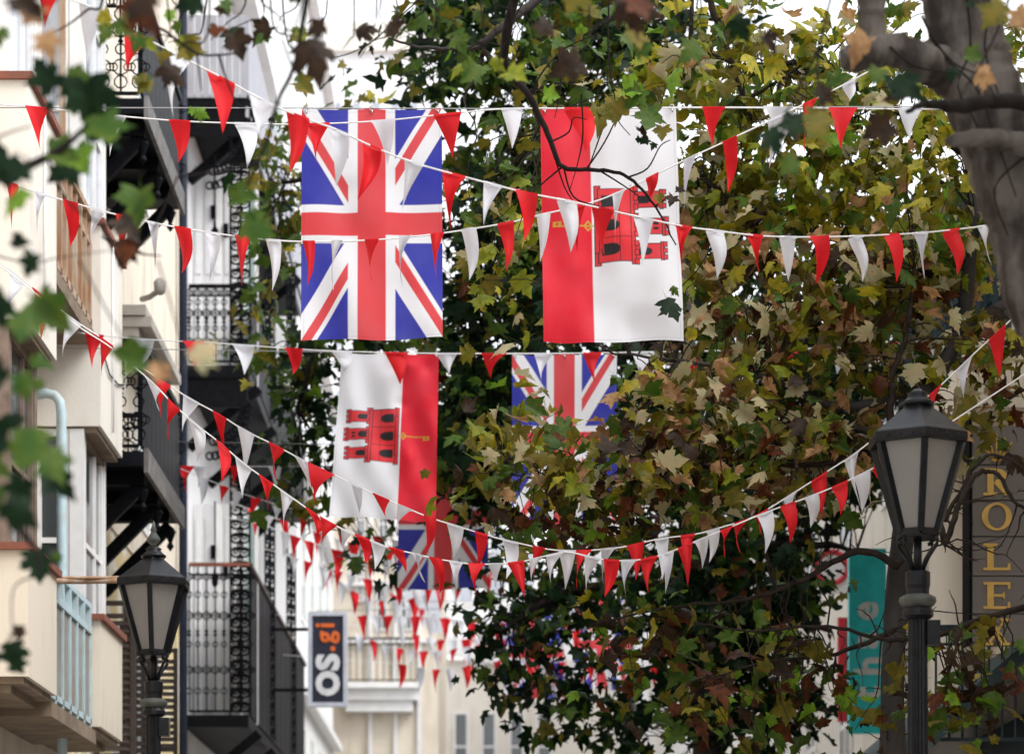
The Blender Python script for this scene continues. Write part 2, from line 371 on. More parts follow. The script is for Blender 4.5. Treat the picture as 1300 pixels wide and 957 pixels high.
# ------------------------------------------------------------------ second left house: ochre wall, dark balconies on struts
L2 = thing('ochre_house', (-4.0, 32, 0), 'ochre and cream house with dark balconies on black diagonal struts', 'building')
box('wall', 'ochre', L2, -9, -4.02, 26.74, 37.8, 0, 6.6)
box('upper_wall', 'cream', L2, -9, -4.0, 26.74, 37.8, 6.6, 15)
box('roof', 'terracotta', L2, -9, -3.9, 26.75, 37.79, 15, 15.25)
for zf in (6.72, 10.05):
    f = box('balcony', 'dark_board', L2, -3.99, -3.22, 26.9, 30.2, zf - .14, zf)
    for y in (27.2, 28.3, 29.3): box('joist', 'iron', f, -3.99, -3.25, y, y + .08, zf - .26, zf - .14)
    for y in (27.3, 28.5, 29.7):
        s = MB(); s.bar((-3.98, y, zf - .95), (-3.28, y, zf - .24), .10, .12); s.lathe([(.03, 0), (.06, -.05), (.02, -.16), (.04, -.2), (.005, -.25)], 8, (-3.28, y, zf - .26)); s.build('strut', 'iron', f)
    box('fascia', 'weathered_wood', f, -3.22, -3.18, 26.9, 30.2, zf - .20, zf + .03)
    m = MB(); m.box(-3.27, -3.21, 26.9, 30.2, zf + 1.0, zf + 1.06); m.box(-3.99, -3.21, 26.86, 26.92, zf + 1.0, zf + 1.06); rr = m.build('railing', 'iron', f)
    for i in range(9): box('board', 'dark_board', rr, -3.265, -3.235, 26.92 + i * .364, 26.92 + i * .364 + .352, zf + .06, zf + .99)
    railing(f, (-3.95, 30.17, 0), (-3.27, 30.17, 0), zf, zf + 1.0, pitch=.17)
    railing(f, (-3.95, 26.9, 0), (-3.27, 26.9, 0), zf, zf + 1.0, pitch=.17)
for (y0, z0, z1) in ((32.2, 3.6, 6.2), (27.6, 6.8, 9.1), (32.6, 7.0, 9.4), (27.6, 10.2, 12.6), (32.6, 10.8, 13.0)):
    win(L2, 'x', -3.98, y0, y0 + 1.3, z0, z1, 'white_paint', 'glass_pale', .07, .019, (.5,), (.5,))
    if z0 < 7 and y0 > 30:
        for yy in (y0 - .62, y0 + 1.32): louvre(L2, 'x', -3.93, yy, yy + .6, z0, z1)
for (a, z0, z1) in ((-3.99, 3.2, 5.6), ):
    for x, y in ((-3.98, 29.0), (-3.98, 31.0), (-3.98, 33.0)):
        louvre(L2, 'y', y, x, x + .42, z0, z1)
m = MB()
for k, (e, z) in enumerate(((.12, 8.55), (.26, 8.67), (.40, 8.78), (.34, 8.9))): m.box(-3.999, -3.99 + e, 30.7 - .02 * k, 33.6 + .02 * k, z, z + (.12 if k < 2 else .11))
m.build('hood_cornice', 'cornice_stone', L2)
t = thing('floodlight', P(205, 365, 29.5), 'small grey floodlight on an arm under the hood cornice', 'lamp')
MB().tube([P(180, 380, 29.9), P(190, 377, 29.7), P(199, 371, 29.5)], .03, 6).build('arm', 'cornice_stone', t, True)
m = MB(); m.lathe([(.03, -.09), (.06, -.06), (.065, .04), (.03, .08)], 12, P(203, 363, 29.5)); m.build('housing', 'cornice_stone', t, True)
pipe('downpipe', [P(232.5, -40, 36.9), P(232.5, 300, 36.9), P(232.5, 900, 36.9), (P(232.5, 300, 36.9).x, 36.9, 0)], .055, 'navy_iron', 'dark navy downpipe running the full height between the ochre and white houses', 'pipe')

# ------------------------------------------------------------------ white house with cast iron galleries
L3 = thing('white_gallery_house', (-4.0, 43, 0), 'white house with black cast iron galleries and filigree columns', 'building')
box('wall', 'white_wall', L3, -10, -4.0, 37.9, 50, 0, 17.2)
box('roof', 'white_wall', L3, -10, -3.6, 37.85, 50, 17.2, 17.45)
GX = -3.14
for zf, top, k in ((5.3, 7.3, 0), (9.95, 11.0, 1), (13.55, 14.6, 2)):
    f = box('gallery', 'iron', L3, -3.99, GX, 37.85, 49.6, zf - .16, zf)
    if k < 2:
        railing(f, (-3.93, 37.86, 0), (GX + .02, 37.86, 0), zf, top, rm='terracotta' if k == 0 else 'iron', pitch=.115)
        m = MB(); m.bar((GX, 37.9, top), (GX, 49.5, top), .09, .05); q = m.build('handrail', 'shutter_brown' if k == 0 else 'iron', f)
        for i in range(12): box('board', 'dark_board', q, GX - .02, GX + .01, 38.2 + i * .94, 38.2 + i * .94 + .9, zf + .02, top - .04)
    else:
        q = box('boarding', 'grey_board', f, GX - .04, GX, 37.86, 49.6, zf - .3, top)
        for i in range(8): box('plank', 'grey_board', q, -3.95 + i * .1, -3.95 + i * .1 + .092, 37.83, 37.85, zf - .05, top + .0)
    for y in (38.4, 41.2, 44, 46.8):
        s = MB(); s.bar((-3.99, y, zf - 1.0), (GX + .1, y, zf - .2), .11, .13); s.build('strut', 'iron', f)
    if k > 0:
        box('lambrequin', 'iron', f, -3.98, GX - .02, 37.88, 37.94, zf - .55, zf - .17)
        m = MB()
        for i in range(12):
            a = math.pi / 2 * i / 11
            m.ring((GX - .02 - .5 * (1 - math.sin(a)) , 37.9, zf - .55 - .65 * math.cos(a) * 1.0), .05, .016, (1, 0, 0), (0, 0, 1), 8, 4)
            m.ring((GX - .05 - .42 * (1 - math.sin(a)) , 37.9, zf - .5 - .5 * math.cos(a) * 1.0), .06, .016, (1, 0, 0), (0, 0, 1), 8, 4)
        m.build('bracket', 'iron', f)
    # end screen of the gallery: white folded doors seen face on
    if k < 2:
        zt = zf + 3.0
        for (x0, x1, mm) in ((-3.98, -3.86, 'white_paint'), (-3.85, -3.72, 'door_grey'), (-3.71, -3.59, 'white_paint'), (-3.58, -3.47, 'door_grey'), (-3.46, -3.36, 'white_paint')):
            d = box('door_leaf', mm, f, x0, x1, 39.0, 39.05, zf, zt)
            box('panel', mm, d, x0 + .025, x1 - .025, 38.985, 39.0, zf + 1.5, zt - .2)
            box('panel', mm, d, x0 + .025, x1 - .025, 38.985, 39.0, zf + .15, zf + 1.35)
        for (x, z) in ((-3.75, zf + 2.25), (-3.58, zf + 2.0)):
            box('latch_box', 'iron', f, x, x + .07, 38.95, 38.99, z, z + .18)
        for (y0, y1) in ((39.6, 41.5), (42.2, 44.2), (45, 47)):
            win(f, 'x', -3.97, y0, y1, zf + .1, zf + 2.6, 'white_paint', 'glass_pale', .09, .028, (.33, .66), (.4,))
        win(f, 'y', 39.2, -3.34, GX + .02, zf, zt, 'white_paint', 'glass_pale', .05, .05, (), (.45,))
        for y in (37.95, 41.6, 46.2):
            filigree(f, GX - (.12 if y < 38 else 0), y, zf, zf + 3.55, .26, (1, 0, 0) if y < 38 else (0.5, 1, 0))
        m = MB(); m.lathe([(.02, 0), (.04, .04), (.05, .14), (.02, .18), (.01, .30)], 6, (-3.62, 38.2, zf + 1.75)); m.tube([(-3.62, 38.2, zf + 2.05), (-3.62, 38.2, zf + 2.9)], .012, 5); m.build('hanging_lantern', 'iron', f)
for i in range(3):
    win(L3, 'y', 37.88, -3.999 - 1.5 - 1.6 * i, -3.999 - .5 - 1.6 * i, 10.5, 12.5, 'white_paint', 'glass_pale', .07, .019, (.5,), (.5,))
# upper storey glazed lantern room, pale
L3b = thing('pale_rooftop_house', (-3.4, 55, 0), 'tall pale white house with glazed upper storey behind the galleries', 'building')
box('wall', 'white_wall', L3b, -10, -3.3, 50.1, 62, 0, 20.6)
box('roof', 'white_wall', L3b, -10, -3.2, 50.02, 62.02, 20.6, 20.75)
for z in (4.5, 8.3, 11.6, 14.6, 17.7):
    for y in (51, 53.6, 56.2, 58.8):
        win(L3b, 'x', -3.28, y, y + 1.5, z, z + 2.0, 'white_paint', 'glass_pale', .1, .018, (.5,), (.5,))
    m = MB(); m.box(-3.30, -3.1, 50.05, 62, z + 2.35, z + 2.5); m.build('string_course', 'white_paint', L3b)
for x in (-5.6, -4.4): win(L3b, 'y', 50.08, x, x + .9, 15.2, 17.4, 'white_paint', 'glass_pale', .08, .018, (.5,), (.5,))
# ------------------------------------------------------------------ houses where the street bends
L4 = thing('cream_balcony_house', (-2.8, 66, 0), 'far cream house with black balconies above a white moulded cornice', 'building')
box('wall', 'cream', L4, -12, -1.05, 64, 78, 0, 13.6)
box('roof', 'terracotta', L4, -12, -.9, 63.9, 78, 13.6, 13.9)
m = MB(); m.box(-3.2, -1.5, 63.5, 63.99, 8.15, 8.4); m.box(-3.1, -1.6, 63.6, 63.99, 7.9, 8.15); m.box(-3.2, -1.45, 63.35, 63.99, 8.4, 8.52); m.build('cornice', 'white_paint', L4)
railing(L4, (-3.15, 63.4, 0), (-1.5, 63.4, 0), 8.52, 9.5, pitch=.14, ornate=False)
def prism(name, m, parent, poly, Y, d):
    k = len(poly); mb = MB(); vs = [P(x, y, Y) for x, y in poly]; vs += [v + Vector((0, d, 0)) for v in vs]
    mb.add(vs, [tuple(range(k)), tuple(reversed(range(k, 2 * k)))] + [(i, (i + 1) % k + 0, (i + 1) % k + k, i + k)[::-1] for i in range(k)])
    return mb.build(name, m, parent)
for (x0, x1, y0, y1) in ((452, 462, 700, 765), (478, 492, 742, 800), (508, 524, 745, 800), (452, 464, 640, 680), (480, 494, 640, 690), (510, 524, 560, 620)):
    win(L4, 'y', 63.94, P(x0, 0, 64).x, P(x1, 0, 64).x, P(0, y1, 64).z, P(0, y0, 64).z, 'white_paint', 'glass_dark', .04, .05, (.5,), (.5,))
for x in (468, 500, 530): box('pilaster', 'white_paint', L4, P(x, 0, 64).x, P(x + 5, 0, 64).x, 63.9, 63.999, 0, 13.4)
for y in (690, 740, 812): box('string_course', 'white_paint', L4, -3.2, -1.06, 63.86, 63.998, P(0, y + 4, 64).z, P(0, y, 64).z)
t = thing('banner', P(520, 778, 60), 'pale grey hanging banner under the lowest union flag', 'banner')
m = MB(); m.add([P(506, 750, 60), P(560, 750, 60), P(562, 800, 60), P(548, 806, 60)], [(0, 3, 2, 1)]); m.add([P(506, 750, 60.03), P(560, 750, 60.03), P(562, 800, 60.03), P(548, 806, 60.03)], [(0, 1, 2, 3)]); m.build('cloth', 'pennant_white', t)
L5 = thing('white_corner_house', (0.4, 84, 0), 'far white corner house with sloping parapet seen under the bunting', 'building')
box('wall', 'cream_pale', L5, -1.2, 4, 82, 95, 0, 11.2)
m = MB(); m.bar((-1.3, 81.9, 11.7), (1.2, 81.9, 11.1), .3, .5); m.build('parapet', 'white_paint', L5)
for x in (-.9, -.1, .7, 1.5): win(L5, 'y', 81.96, x, x + .45, 11.9 - 4.2, 11.9 - 2.2, 'white_paint', 'glass_dark', .07, .038, (), (.5,))
box('upper_wall', 'white_wall', L5, -1.1, 4, 83.5, 95, 11.2, 17)
for x in (-.8, .1, 1.0): win(L5, 'y', 83.46, x, x + .5, 13, 15.4, 'white_paint', 'glass_white', .07, .038, (), (.5,))
L6 = thing('apartment_block', (-4, 92, 0), 'tall pale apartment block filling the end of the street behind the flags', 'building')
box('wall', 'white_wall', L6, -14, -1.2, 92, 104, 0, 32.6)
box('parapet', 'cream_pale', L6, -14.2, -1.0, 91.8, 92.0, 32.0, 32.9)
for r in range(8):
    for c in range(9):
        x = -6.8 + c * .62
        win(L6, 'y', 91.95, x, x + .36, 28.6 - r * 3.1, 30.4 - r * 3.1, 'white_paint', 'glass_white', .05, .049)

# ------------------------------------------------------------------ right side
R1 = thing('stone_shop_house', (4.5, 26, 0), 'beige shop house with pale column and teal shutters behind the right lamp', 'building')
box('wall', 'cream', R1, 4.6, 10, 8, 31, 0, 9.0)
box('roof', 'terracotta', R1, 4.5, 10, 8, 31.0, 9.0, 9.2)
box('shopfront', 'teal_dark', R1, 4.45, 4.599, 22.4, 30.9, 0, 3.9)
c = MB(); c.lathe([(.30, 0), (.30, .3), (.24, .4), (.22, 5.6), (.27, 5.75), (.30, 5.95), (.36, 6.05), (.36, 6.25)], 20, (4.25, 25.8, 0)); c.build('column', 'cream_pale', R1, True)
c = MB(); c.lathe([(.30, 0), (.30, .3), (.24, .4), (.22, 5.6), (.27, 5.75), (.30, 5.95), (.36, 6.05), (.36, 6.25)], 20, (4.58, 29.5, 0)); c.build('column', 'cream_pale', R1, True)
box('entablature', 'cream', R1, 3.9, 4.599, 22.6, 26.6, 6.25, 6.8)
for y in (23.5, 26, 28.5):
    for z in (6.95,):
        win(R1, 'X', 4.56, y, y + 1.1, z, z + 1.9, 'white_paint', 'glass_dark', .08, .038, (.5,), (.5,))
        for yy in (y - .62, y + 1.12):
            s = MB(); s.box(4.40, 4.45, yy, yy + .6, z, z + 1.9); so = s.build('shutter', 'teal_dark', R1)
            for k in range(10): box('slat', 'teal_dark', so, 4.385, 4.4, yy + .05, yy + .55, z + .1 + k * .18, z + .22 + k * .18)
box('teal_panel', 'teal_dark', R1, 3.95, 4.55, 24.9, 25.0, 6.9, 8.6)
for k in range(6): box('teal_slat', 'teal_dark', R1, 3.97 + k * .1, 4.04 + k * .1, 24.87, 24.9, 6.95, 8.55)
aw = MB(); aw.add([(4.55, 22.5, 4.6), (4.55, 30.5, 4.6), (3.55, 30.5, 3.75), (3.55, 22.5, 3.75), (3.55, 22.5, 3.55), (3.55, 30.5, 3.55), (4.55, 22.5, 4.5), (4.55, 30.5, 4.5)], [(0, 1, 2, 3), (3, 2, 5, 4), (0, 3, 4, 6), (1, 7, 5, 2), (6, 4, 5, 7)])
aw.build('awning', 'awning_green', R1)
railing(R1, (3.65, 23.0, 0), (4.4, 23.0, 0), 3.6, 4.55, 'teal_dark', 'teal_dark', .1, False)
R2 = thing('far_right_house', (4.8, 45, 0), 'far cream house on the right glimpsed through the plane tree', 'building')
box('wall', 'cream_pale', R2, 4.8, 12, 31.1, 60, 0, 10)
box('roof', 'terracotta', R2, 4.7, 12, 31.1, 60, 10, 10.2)
for y in (33, 37, 41, 45, 49, 53):
    for z in (4.2, 7.4): win(R2, 'X', 4.77, y, y + 1.3, z, z + 1.9, 'white_paint', 'glass_dark', .1, .028, (.5,), (.5,))
R3 = thing('white_end_house', (5, 75, 0), 'white far house closing the right side of the street', 'building')
box('wall', 'white_wall', R3, 4.4, 14, 61, 100, 0, 16)
box('roof', 'terracotta', R3, 4.3, 14, 61, 100, 16, 16.2)
for y in (62, 66, 70, 74):
    for z in (5, 8.6, 12): win(R3, 'X', 4.37, y, y + 1.5, z, z + 2, 'white_paint', 'glass_dark', .1, .028, (.5,), (.5,))

# ------------------------------------------------------------------ signs
def text_mesh(parent, s, size, m, loc, rot=0.0, ext=0.008, name='letter', sx=1.0, bold=0.0, spin=0.0):
    cu = bpy.data.curves.new(name, 'FONT'); cu.body = s; cu.size = size; cu.align_x = 'CENTER'; cu.align_y = 'CENTER'
    cu.extrude = ext; cu.resolution_u = 3; cu.offset = bold
    o = bpy.data.objects.new(name, cu); COL.objects.link(o)
    dg = bpy.context.evaluated_depsgraph_get(); me = bpy.data.meshes.new_from_object(o.evaluated_get(dg)); bpy.data.objects.remove(o)
    me.name = name; me.materials.clear(); me.materials.append(MATS[m])
    mt = Matrix.Rotation(rot, 4, 'Y') @ Matrix.Rotation(math.radians(90), 4, 'X') @ Matrix.Diagonal((sx, 1, 1, 1))
    me.transform(mt)
    co = np.array([v.co[:] for v in me.vertices]); cc = (co.min(0) + co.max(0)) / 2; me.transform(Matrix.Translation((-cc[0], -cc[1], -cc[2])))
    return shared(name, me, parent, loc)
def serif_letter(parent, ch, cx, cz, y, w, h, m='gold'):
    """Roman capital with slab serifs, as a solid of its own"""
    mb = MB(); t = w * .24; th = w * .10; x0 = cx - w / 2; x1 = cx + w / 2; z0 = cz - h / 2; z1 = cz + h / 2; d0, d1 = y - .02, y
    B = lambda a, b, c, d, k=0: mb.box(a, b, d0 + k * .001, d1, c, d)
    if ch == 'O':
        n = 28; vs = []; fs = []
        for i in range(n):
            a = 2 * math.pi * i / n; ca, sa = math.cos(a), math.sin(a)
            for yy in (d0, d1):
                vs.append((cx + ca * w * .56, yy, cz + sa * h * .52)); vs.append((cx + ca * w * .34, yy, cz + sa * h * .44))
        for i in range(n):
            j = (i + 1) % n; q = lambda k, e: k * 4 + e
            fs += [(q(i, 0), q(j, 0), q(j, 1), q(i, 1)), (q(i, 2), q(i, 3), q(j, 3), q(j, 2)), (q(i, 0), q(i, 2), q(j, 2), q(j, 0)), (q(i, 1), q(j, 1), q(j, 3), q(i, 3))]
        mb.add(vs, fs)
    elif ch in 'LER':
        B(x0 + w * .14, x0 + w * .14 + t, z0 + th, z1 - th); B(x0, x0 + w * .52, z0, z0 + th); B(x0, x0 + w * .52, z1 - th, z1)
        if ch in 'LE': B(x0 + w * .52, x1, z0, z0 + th); B(x1 - w * .09, x1, z0 + th, z0 + h * .26)
        if ch == 'E': B(x0 + w * .52, x1, z1 - th, z1); B(x1 - w * .09, x1, z1 - h * .26, z1 - th); B(x0 + w * .14 + t, x1 - w * .2, cz - th / 2, cz + th / 2); B(x1 - w * .27, x1 - w * .2, cz - h * .12, cz - th / 2); B(x1 - w * .27, x1 - w * .2, cz + th / 2, cz + h * .12)
        if ch == 'R':
            ox, oz = x0 + w * .45, cz + h * .24; n = 12; vs = []; fs = []
            for i in range(n + 1):
                a = -math.pi / 2 + math.pi * i / n; ca, sa = math.cos(a), math.sin(a)
                for yy in (d0 + .002, d1): vs.append((ox + ca * w * .42, yy, oz + sa * h * .26)); vs.append((ox + ca * w * .20, yy, oz + sa * (h * .26 - th)))
            for i in range(n):
                q = lambda k, e: k * 4 + e
                fs += [(q(i, 0), q(i + 1, 0), q(i + 1, 1), q(i, 1)), (q(i, 2), q(i, 3), q(i + 1, 3), q(i + 1, 2)), (q(i, 0), q(i, 2), q(i + 1, 2), q(i + 1, 0)), (q(i, 1), q(i + 1, 1), q(i + 1, 3), q(i, 3))]
            mb.add(vs, fs)
            p, q, wd = (cx - w * .02, cz), (x1 - w * .06, z0), t * 1.1
            vs = [(p[0] - wd / 2, d0 + .003, p[1]), (p[0] + wd / 2, d0 + .003, p[1]), (q[0] + wd / 2, d0 + .003, q[1]), (q[0] - wd / 2, d0 + .003, q[1])]; vs += [(v[0], d1, v[2]) for v in vs]
            mb.add(vs, [(0, 1, 2, 3), (7, 6, 5, 4), (0, 4, 5, 1), (1, 5, 6, 2), (2, 6, 7, 3), (3, 7, 4, 0)])
    elif ch == 'X':
        a = Vector((x0 + w * .14, y - .01, z1)); b = Vector((x1 - w * .14, y - .01, z0))
        for (p, q, wd) in (((x0 + w * .16, z1), (x1 - w * .16, z0), t), ((x1 - w * .16, z1), (x0 + w * .16, z0), th)):
            vs = [(p[0] - wd / 2, d0, p[1]), (p[0] + wd / 2, d0, p[1]), (q[0] + wd / 2, d0, q[1]), (q[0] - wd / 2, d0, q[1])]
            vs += [(v[0], d1, v[2]) for v in vs]
            if wd == th: vs = [(v[0], v[1] + .002 if v[1] == d0 else v[1], v[2]) for v in vs]
            mb.add(vs, [(0, 1, 2, 3), (7, 6, 5, 4), (0, 4, 5, 1), (1, 5, 6, 2), (2, 6, 7, 3), (3, 7, 4, 0)])
        for zz in (z0, z1 - th): B(x0, x0 + w * .36, zz, zz + th, -1); B(x1 - w * .36, x1, zz, zz + th, -1)
    return mb.build('letter', m, parent)
SY = 22.0
sg = thing('vertical_sign', P(1268, 800, SY), 'taupe vertical panelled sign with gold capitals at the right edge', 'sign')
body = box('sign_body', 'sign_taupe', sg, P(1234, 0, SY).x, 4.598, SY + .03, SY + .28, P(0, 815, SY).z, P(0, 540, SY).z)
box('edge_trim', 'iron', sg, P(1230, 0, SY).x, P(1234, 0, SY).x - .001, SY - .01, SY + .30, P(0, 816, SY).z, P(0, 530, SY).z)
zs = [540, 590, 635, 681, 731, 779, 815]
for i in range(6):
    box('panel', 'sign_taupe', sg, P(1234.5, 0, SY).x, 4.597, SY, SY + .029, P(0, zs[i + 1] - 1, SY).z, P(0, zs[i] + 1, SY).z)
for ch, py in (('R', 612), ('O', 656), ('L', 707), ('E', 756), ('X', 802)):
    serif_letter(sg, ch, P(1265, 0, SY).x, P(0, py, SY).z, SY - .002, 34 / FPX * SY, 34 / FPX * SY)
cr = MB()
for i in range(5):
    a = math.radians(-42 + 21 * i); b = P(1265, 584, SY); e = b + Vector((math.sin(a) * .17, 0, math.cos(a) * (.19 if i == 2 else .17)))
    cr.tube([b + Vector((math.sin(a) * .05, -.012, .02)), e + Vector((0, -.012, 0))], [.014, .006], 6); cr.lathe([(.004, -.014), (.014, 0), (.004, .014)], 8, e + Vector((0, -.012, 0)))
cr.tube([P(1259, 583, SY - .012), P(1265, 585, SY - .012), P(1271, 583, SY - .012)], .012, 6); cr.build('emblem', 'gold', sg, True)

SY = 42.0
s2 = thing('hanging_sign', P(415, 880, SY), 'navy vertical sign in pale frame with white and orange letters', 'sign')
x0, x1 = P(391, 0, SY).x, P(441, 0, SY).x; z1, z0 = P(0, 776, SY).z, P(0, 896, SY).z
m = MB(); fw = .06
m.box(x0, x0 + fw, SY, SY + .18, z0, z1); m.box(x1 - fw, x1, SY, SY + .18, z0, z1); m.box(x0 + fw, x1 - fw, SY + .003, SY + .18, z1 - fw, z1); m.box(x0 + fw, x1 - fw, SY + .003, SY + .18, z0, z0 + fw)
m.build('frame', 'sign_frame', s2)
box('panel', 'sign_navy', s2, x0 + fw, x1 - fw, SY + .03, SY + .15, z0 + fw, z1 - fw)
hr = -math.radians(90)
text_mesh(s2, 'o', .70, 'sign_white', P(416, 867, SY + .02), hr, bold=.018)
text_mesh(s2, 's', .70, 'sign_white', P(416, 840, SY + .02), hr, bold=.018)
text_mesh(s2, '.', .40, 'sign_orange', P(422.5, 823, SY + .02), hr, bold=.014)
text_mesh(s2, 'g', .40, 'sign_orange', P(419, 808.5, SY + .02), hr, bold=.010)
text_mesh(s2, 'i', .40, 'sign_orange', P(412.5, 793.5, SY + .02), hr, bold=.010)
m = MB(); m.tube([(GX - .2, SY + .1, z1 - .25), (x0, SY + .1, z1 - .25)], .025, 6).build('bracket', 'iron', s2); MB().tube([(GX - .2, SY + .1, z0 + .25), (x0, SY + .1, z0 + .25)], .025, 6).build('bracket', 'iron', s2)

SY = 32.0
s3 = thing('turquoise_sign', P(1105, 870, SY), 'turquoise vertical sign with white lettering behind the right lamp', 'sign')
x0, x1 = P(1078, 0, SY).x, P(1125, 0, SY).x
box('board', 'turquoise', s3, x0, x1, SY, SY + .15, P(0, 930, SY).z, P(0, 696, SY).z)
for ch, py in (('e', 775), ('h', 845), ('t', 880), ('a', 812)):
    text_mesh(s3, ch, .44, 'sign_white', P(1102, py, SY - .006), hr, bold=.012)
MB().tube([(x1, SY + .07, P(0, 760, SY).z), (4.85, SY + .07, P(0, 760, SY).z)], .03, 6).build('bracket', 'iron', s3)
SY = 36.0
s4 = thing('round_sign', P(1058, 722, SY), 'white sign with a red ring glimpsed left of the turquoise sign', 'sign')
m = MB(); m.box(P(1036, 0, SY).x, P(1076, 0, SY).x, SY, SY + .12, P(0, 752, SY).z, P(0, 690, SY).z); m.build('board', 'sign_white', s4)
m = MB(); m.ring(P(1056, 720, SY - .01), .2, .035, (1, 0, 0), (0, 0, 1), 20, 5); m.build('ring', 'sign_red', s4, True)
MB().tube([P(1076, 720, SY + .06), (4.85, SY + .06, P(0, 720, SY).z)], .03, 6).build('bracket', 'iron', s4)
s5 = thing('red_navy_sign', P(1065, 850, SY), 'narrow red and navy sign low beside the turquoise sign', 'sign')
box('red_board', 'sign_red', s5, P(1058, 0, SY).x, P(1068, 0, SY).x, SY - .5, SY - .4, P(0, 920, SY).z, P(0, 790, SY).z)
box('navy_board', 'sign_navy', s5, P(1068.1, 0, SY).x, P(1080, 0, SY).x, SY - .5, SY - .4, P(0, 920, SY).z, P(0, 790, SY).z)
MB().tube([P(1079, 850, SY - .45), (4.85, SY - .45, P(0, 850, SY).z)], .03, 6).build('bracket', 'iron', s5)
# ------------------------------------------------------------------ street lamps
def street_lamp(c, label, finial):
    t = thing('street_lamp', (c[0], c[1], 0), label, 'street lamp', 'hexagonal street lanterns')
    x, y, zb = c; ro = math.radians(30)           # a corner of the hexagon faces the camera
    ro = -math.pi / 2
    def hexp(r, z): return [Vector((x + r * math.cos(ro + k * math.pi / 3), y + r * math.sin(ro + k * math.pi / 3), z)) for k in range(6)]
    bot, top = hexp(.108, zb), hexp(.250, zb + .47)
    m = MB()
    for k in range(6): m.bar(bot[k], top[k], .034, .034)
    for k in range(6): m.bar(bot[k], bot[(k + 1) % 6], .03, .035)
    m.lathe([(.05, -.03), (.12, -.028), (.12, -.012), (.05, -.005)], 6, (x, y, zb), rot=ro)
    fr = m.build('lantern_frame', 'lamp_iron', t)
    for k in range(6):
        a, b, cc, d = bot[k], bot[(k + 1) % 6], top[(k + 1) % 6], top[k]
        g = MB(); ins = Vector((x, y, zb + .25)); 
        q = [p + (Vector((x, y, p.z)) - p) * .05 for p in (a, b, cc, d)]
        q2 = [p + (Vector((x, y, p.z)) - p) * .09 for p in (a, b, cc, d)]
        g.add(q + q2, [(0, 1, 2, 3), (7, 6, 5, 4), (0, 4, 5, 1), (1, 5, 6, 2), (2, 6, 7, 3), (3, 7, 4, 0)]); g.build('pane', 'lamp_glass', fr)
    m = MB(); m.lathe([(.255, .47), (.279, .468), (.284, .485), (.284, .52), (.276, .528)], 6, (x, y, zb), rot=ro)
    for k in range(6):
        a = hexp(.281, zb + .5); p0, p1 = a[k], a[(k + 1) % 6]
        for s in (.25, .5, .75):
            q = p0.lerp(p1, s); m.lathe([(.003, -.011), (.009, -.006), (.009, .006), (.003, .011)], 6, q)
    m.build('eave', 'lamp_iron', t)
    m = MB(); m.lathe([(.274, .528), (.25, .545), (.085, .672), (.078, .69)], 6, (x, y, zb), rot=ro); m.build('roof', 'lamp_iron', t)
    m = MB(); m.lathe([(.088, .684), (.092, .70), (.07, .715), (.052, .735), (.058, .75), (.03, .765)] + ([] if finial else [(.02, .775)]), 12, (x, y, zb)); m.build('cap', 'lamp_iron', t, True)
    if finial:
        m = MB(); m.lathe([(.022, .762), (.02, .775), (.045, .80), (.05, .82), (.03, .85), (.018, .87), (.024, .885), (.014, .91), (.004, .95)], 12, (x, y, zb)); m.build('finial', 'verdigris', t, True)
    for k in range(4):
        a = math.pi / 4 + k * math.pi / 2; dx, dy = math.cos(a), math.sin(a)
        pr = [(.035, -.20), (.07, -.135), (.125, -.07), (.132, -.045), (.118, -.03), (.104, -.04), (.108, -.055)]
        if k in (0, 1, 2, 3):
            m = MB(); m.tube([(x + dx * r, y + dy * r, zb + z) for r, z in pr], .011, 6); m.build('scroll_arm', 'lamp_iron', t, True)
    m = MB(); m.tube([(x, y, zb - .22), (x, y, zb)], .024, 8); m.build('stem', 'lamp_iron', t, True)
    m = MB(); m.lathe([(.05, -.20), (.068, -.21), (.068, -.28), (.062, -.30), (.062, -.33)], 14, (x, y, zb)); m.build('socket', 'lamp_iron', t)
    m = MB(); m.lathe([(.07, -.33), (.098, -.345), (.102, -.365), (.09, -.385), (.07, -.40)], 16, (x, y, zb)); m.build('collar', 'verdigris', t, True)
    m = MB(); m.lathe([(.075, -.40), (.085, -.42), (.085, -.445), (.065, -.46)], 16, (x, y, zb)); 
    m.box(x + .045, x + .115, y - .05, y + .05, zb - .60, zb - .47); m.build('junction_box', 'lamp_iron', t)
    m = MB(); vs = []; fs = []; n = 32
    for z, r in ((zb - .45, .051), (zb - 1.8, .058), (1.15, .066)):
        for j in range(n):
            a = 2 * math.pi * j / n; rr = r * (1.0 if j % 2 else .87); vs.append((x + rr * math.cos(a), y + rr * math.sin(a), z))
    for i in range(2):
        for j in range(n): fs.append((i * n + j, (i + 1) * n + j, (i + 1) * n + (j + 1) % n, i * n + (j + 1) % n))
    m.add(vs, [f[::-1] for f in fs]); m.build('post', 'lamp_iron', t)
    m = MB(); m.lathe([(.22, 0), (.22, .12), (.17, .18), (.15, .8), (.18, .86), (.11, .95), (.10, 1.1), (.12, 1.16)], 16, (x, y, 0)); m.build('base', 'lamp_iron', t, True)
    return t
street_lamp((P(1165, 0, 15.3).x, 15.3, 4.07), 'larger black lantern lamp without finial, among plane branches on the right', False)
street_lamp((P(195, 0, 20.5).x, 20.5, 4.05), 'smaller black lantern lamp with pointed finial in front of the cream house', True)

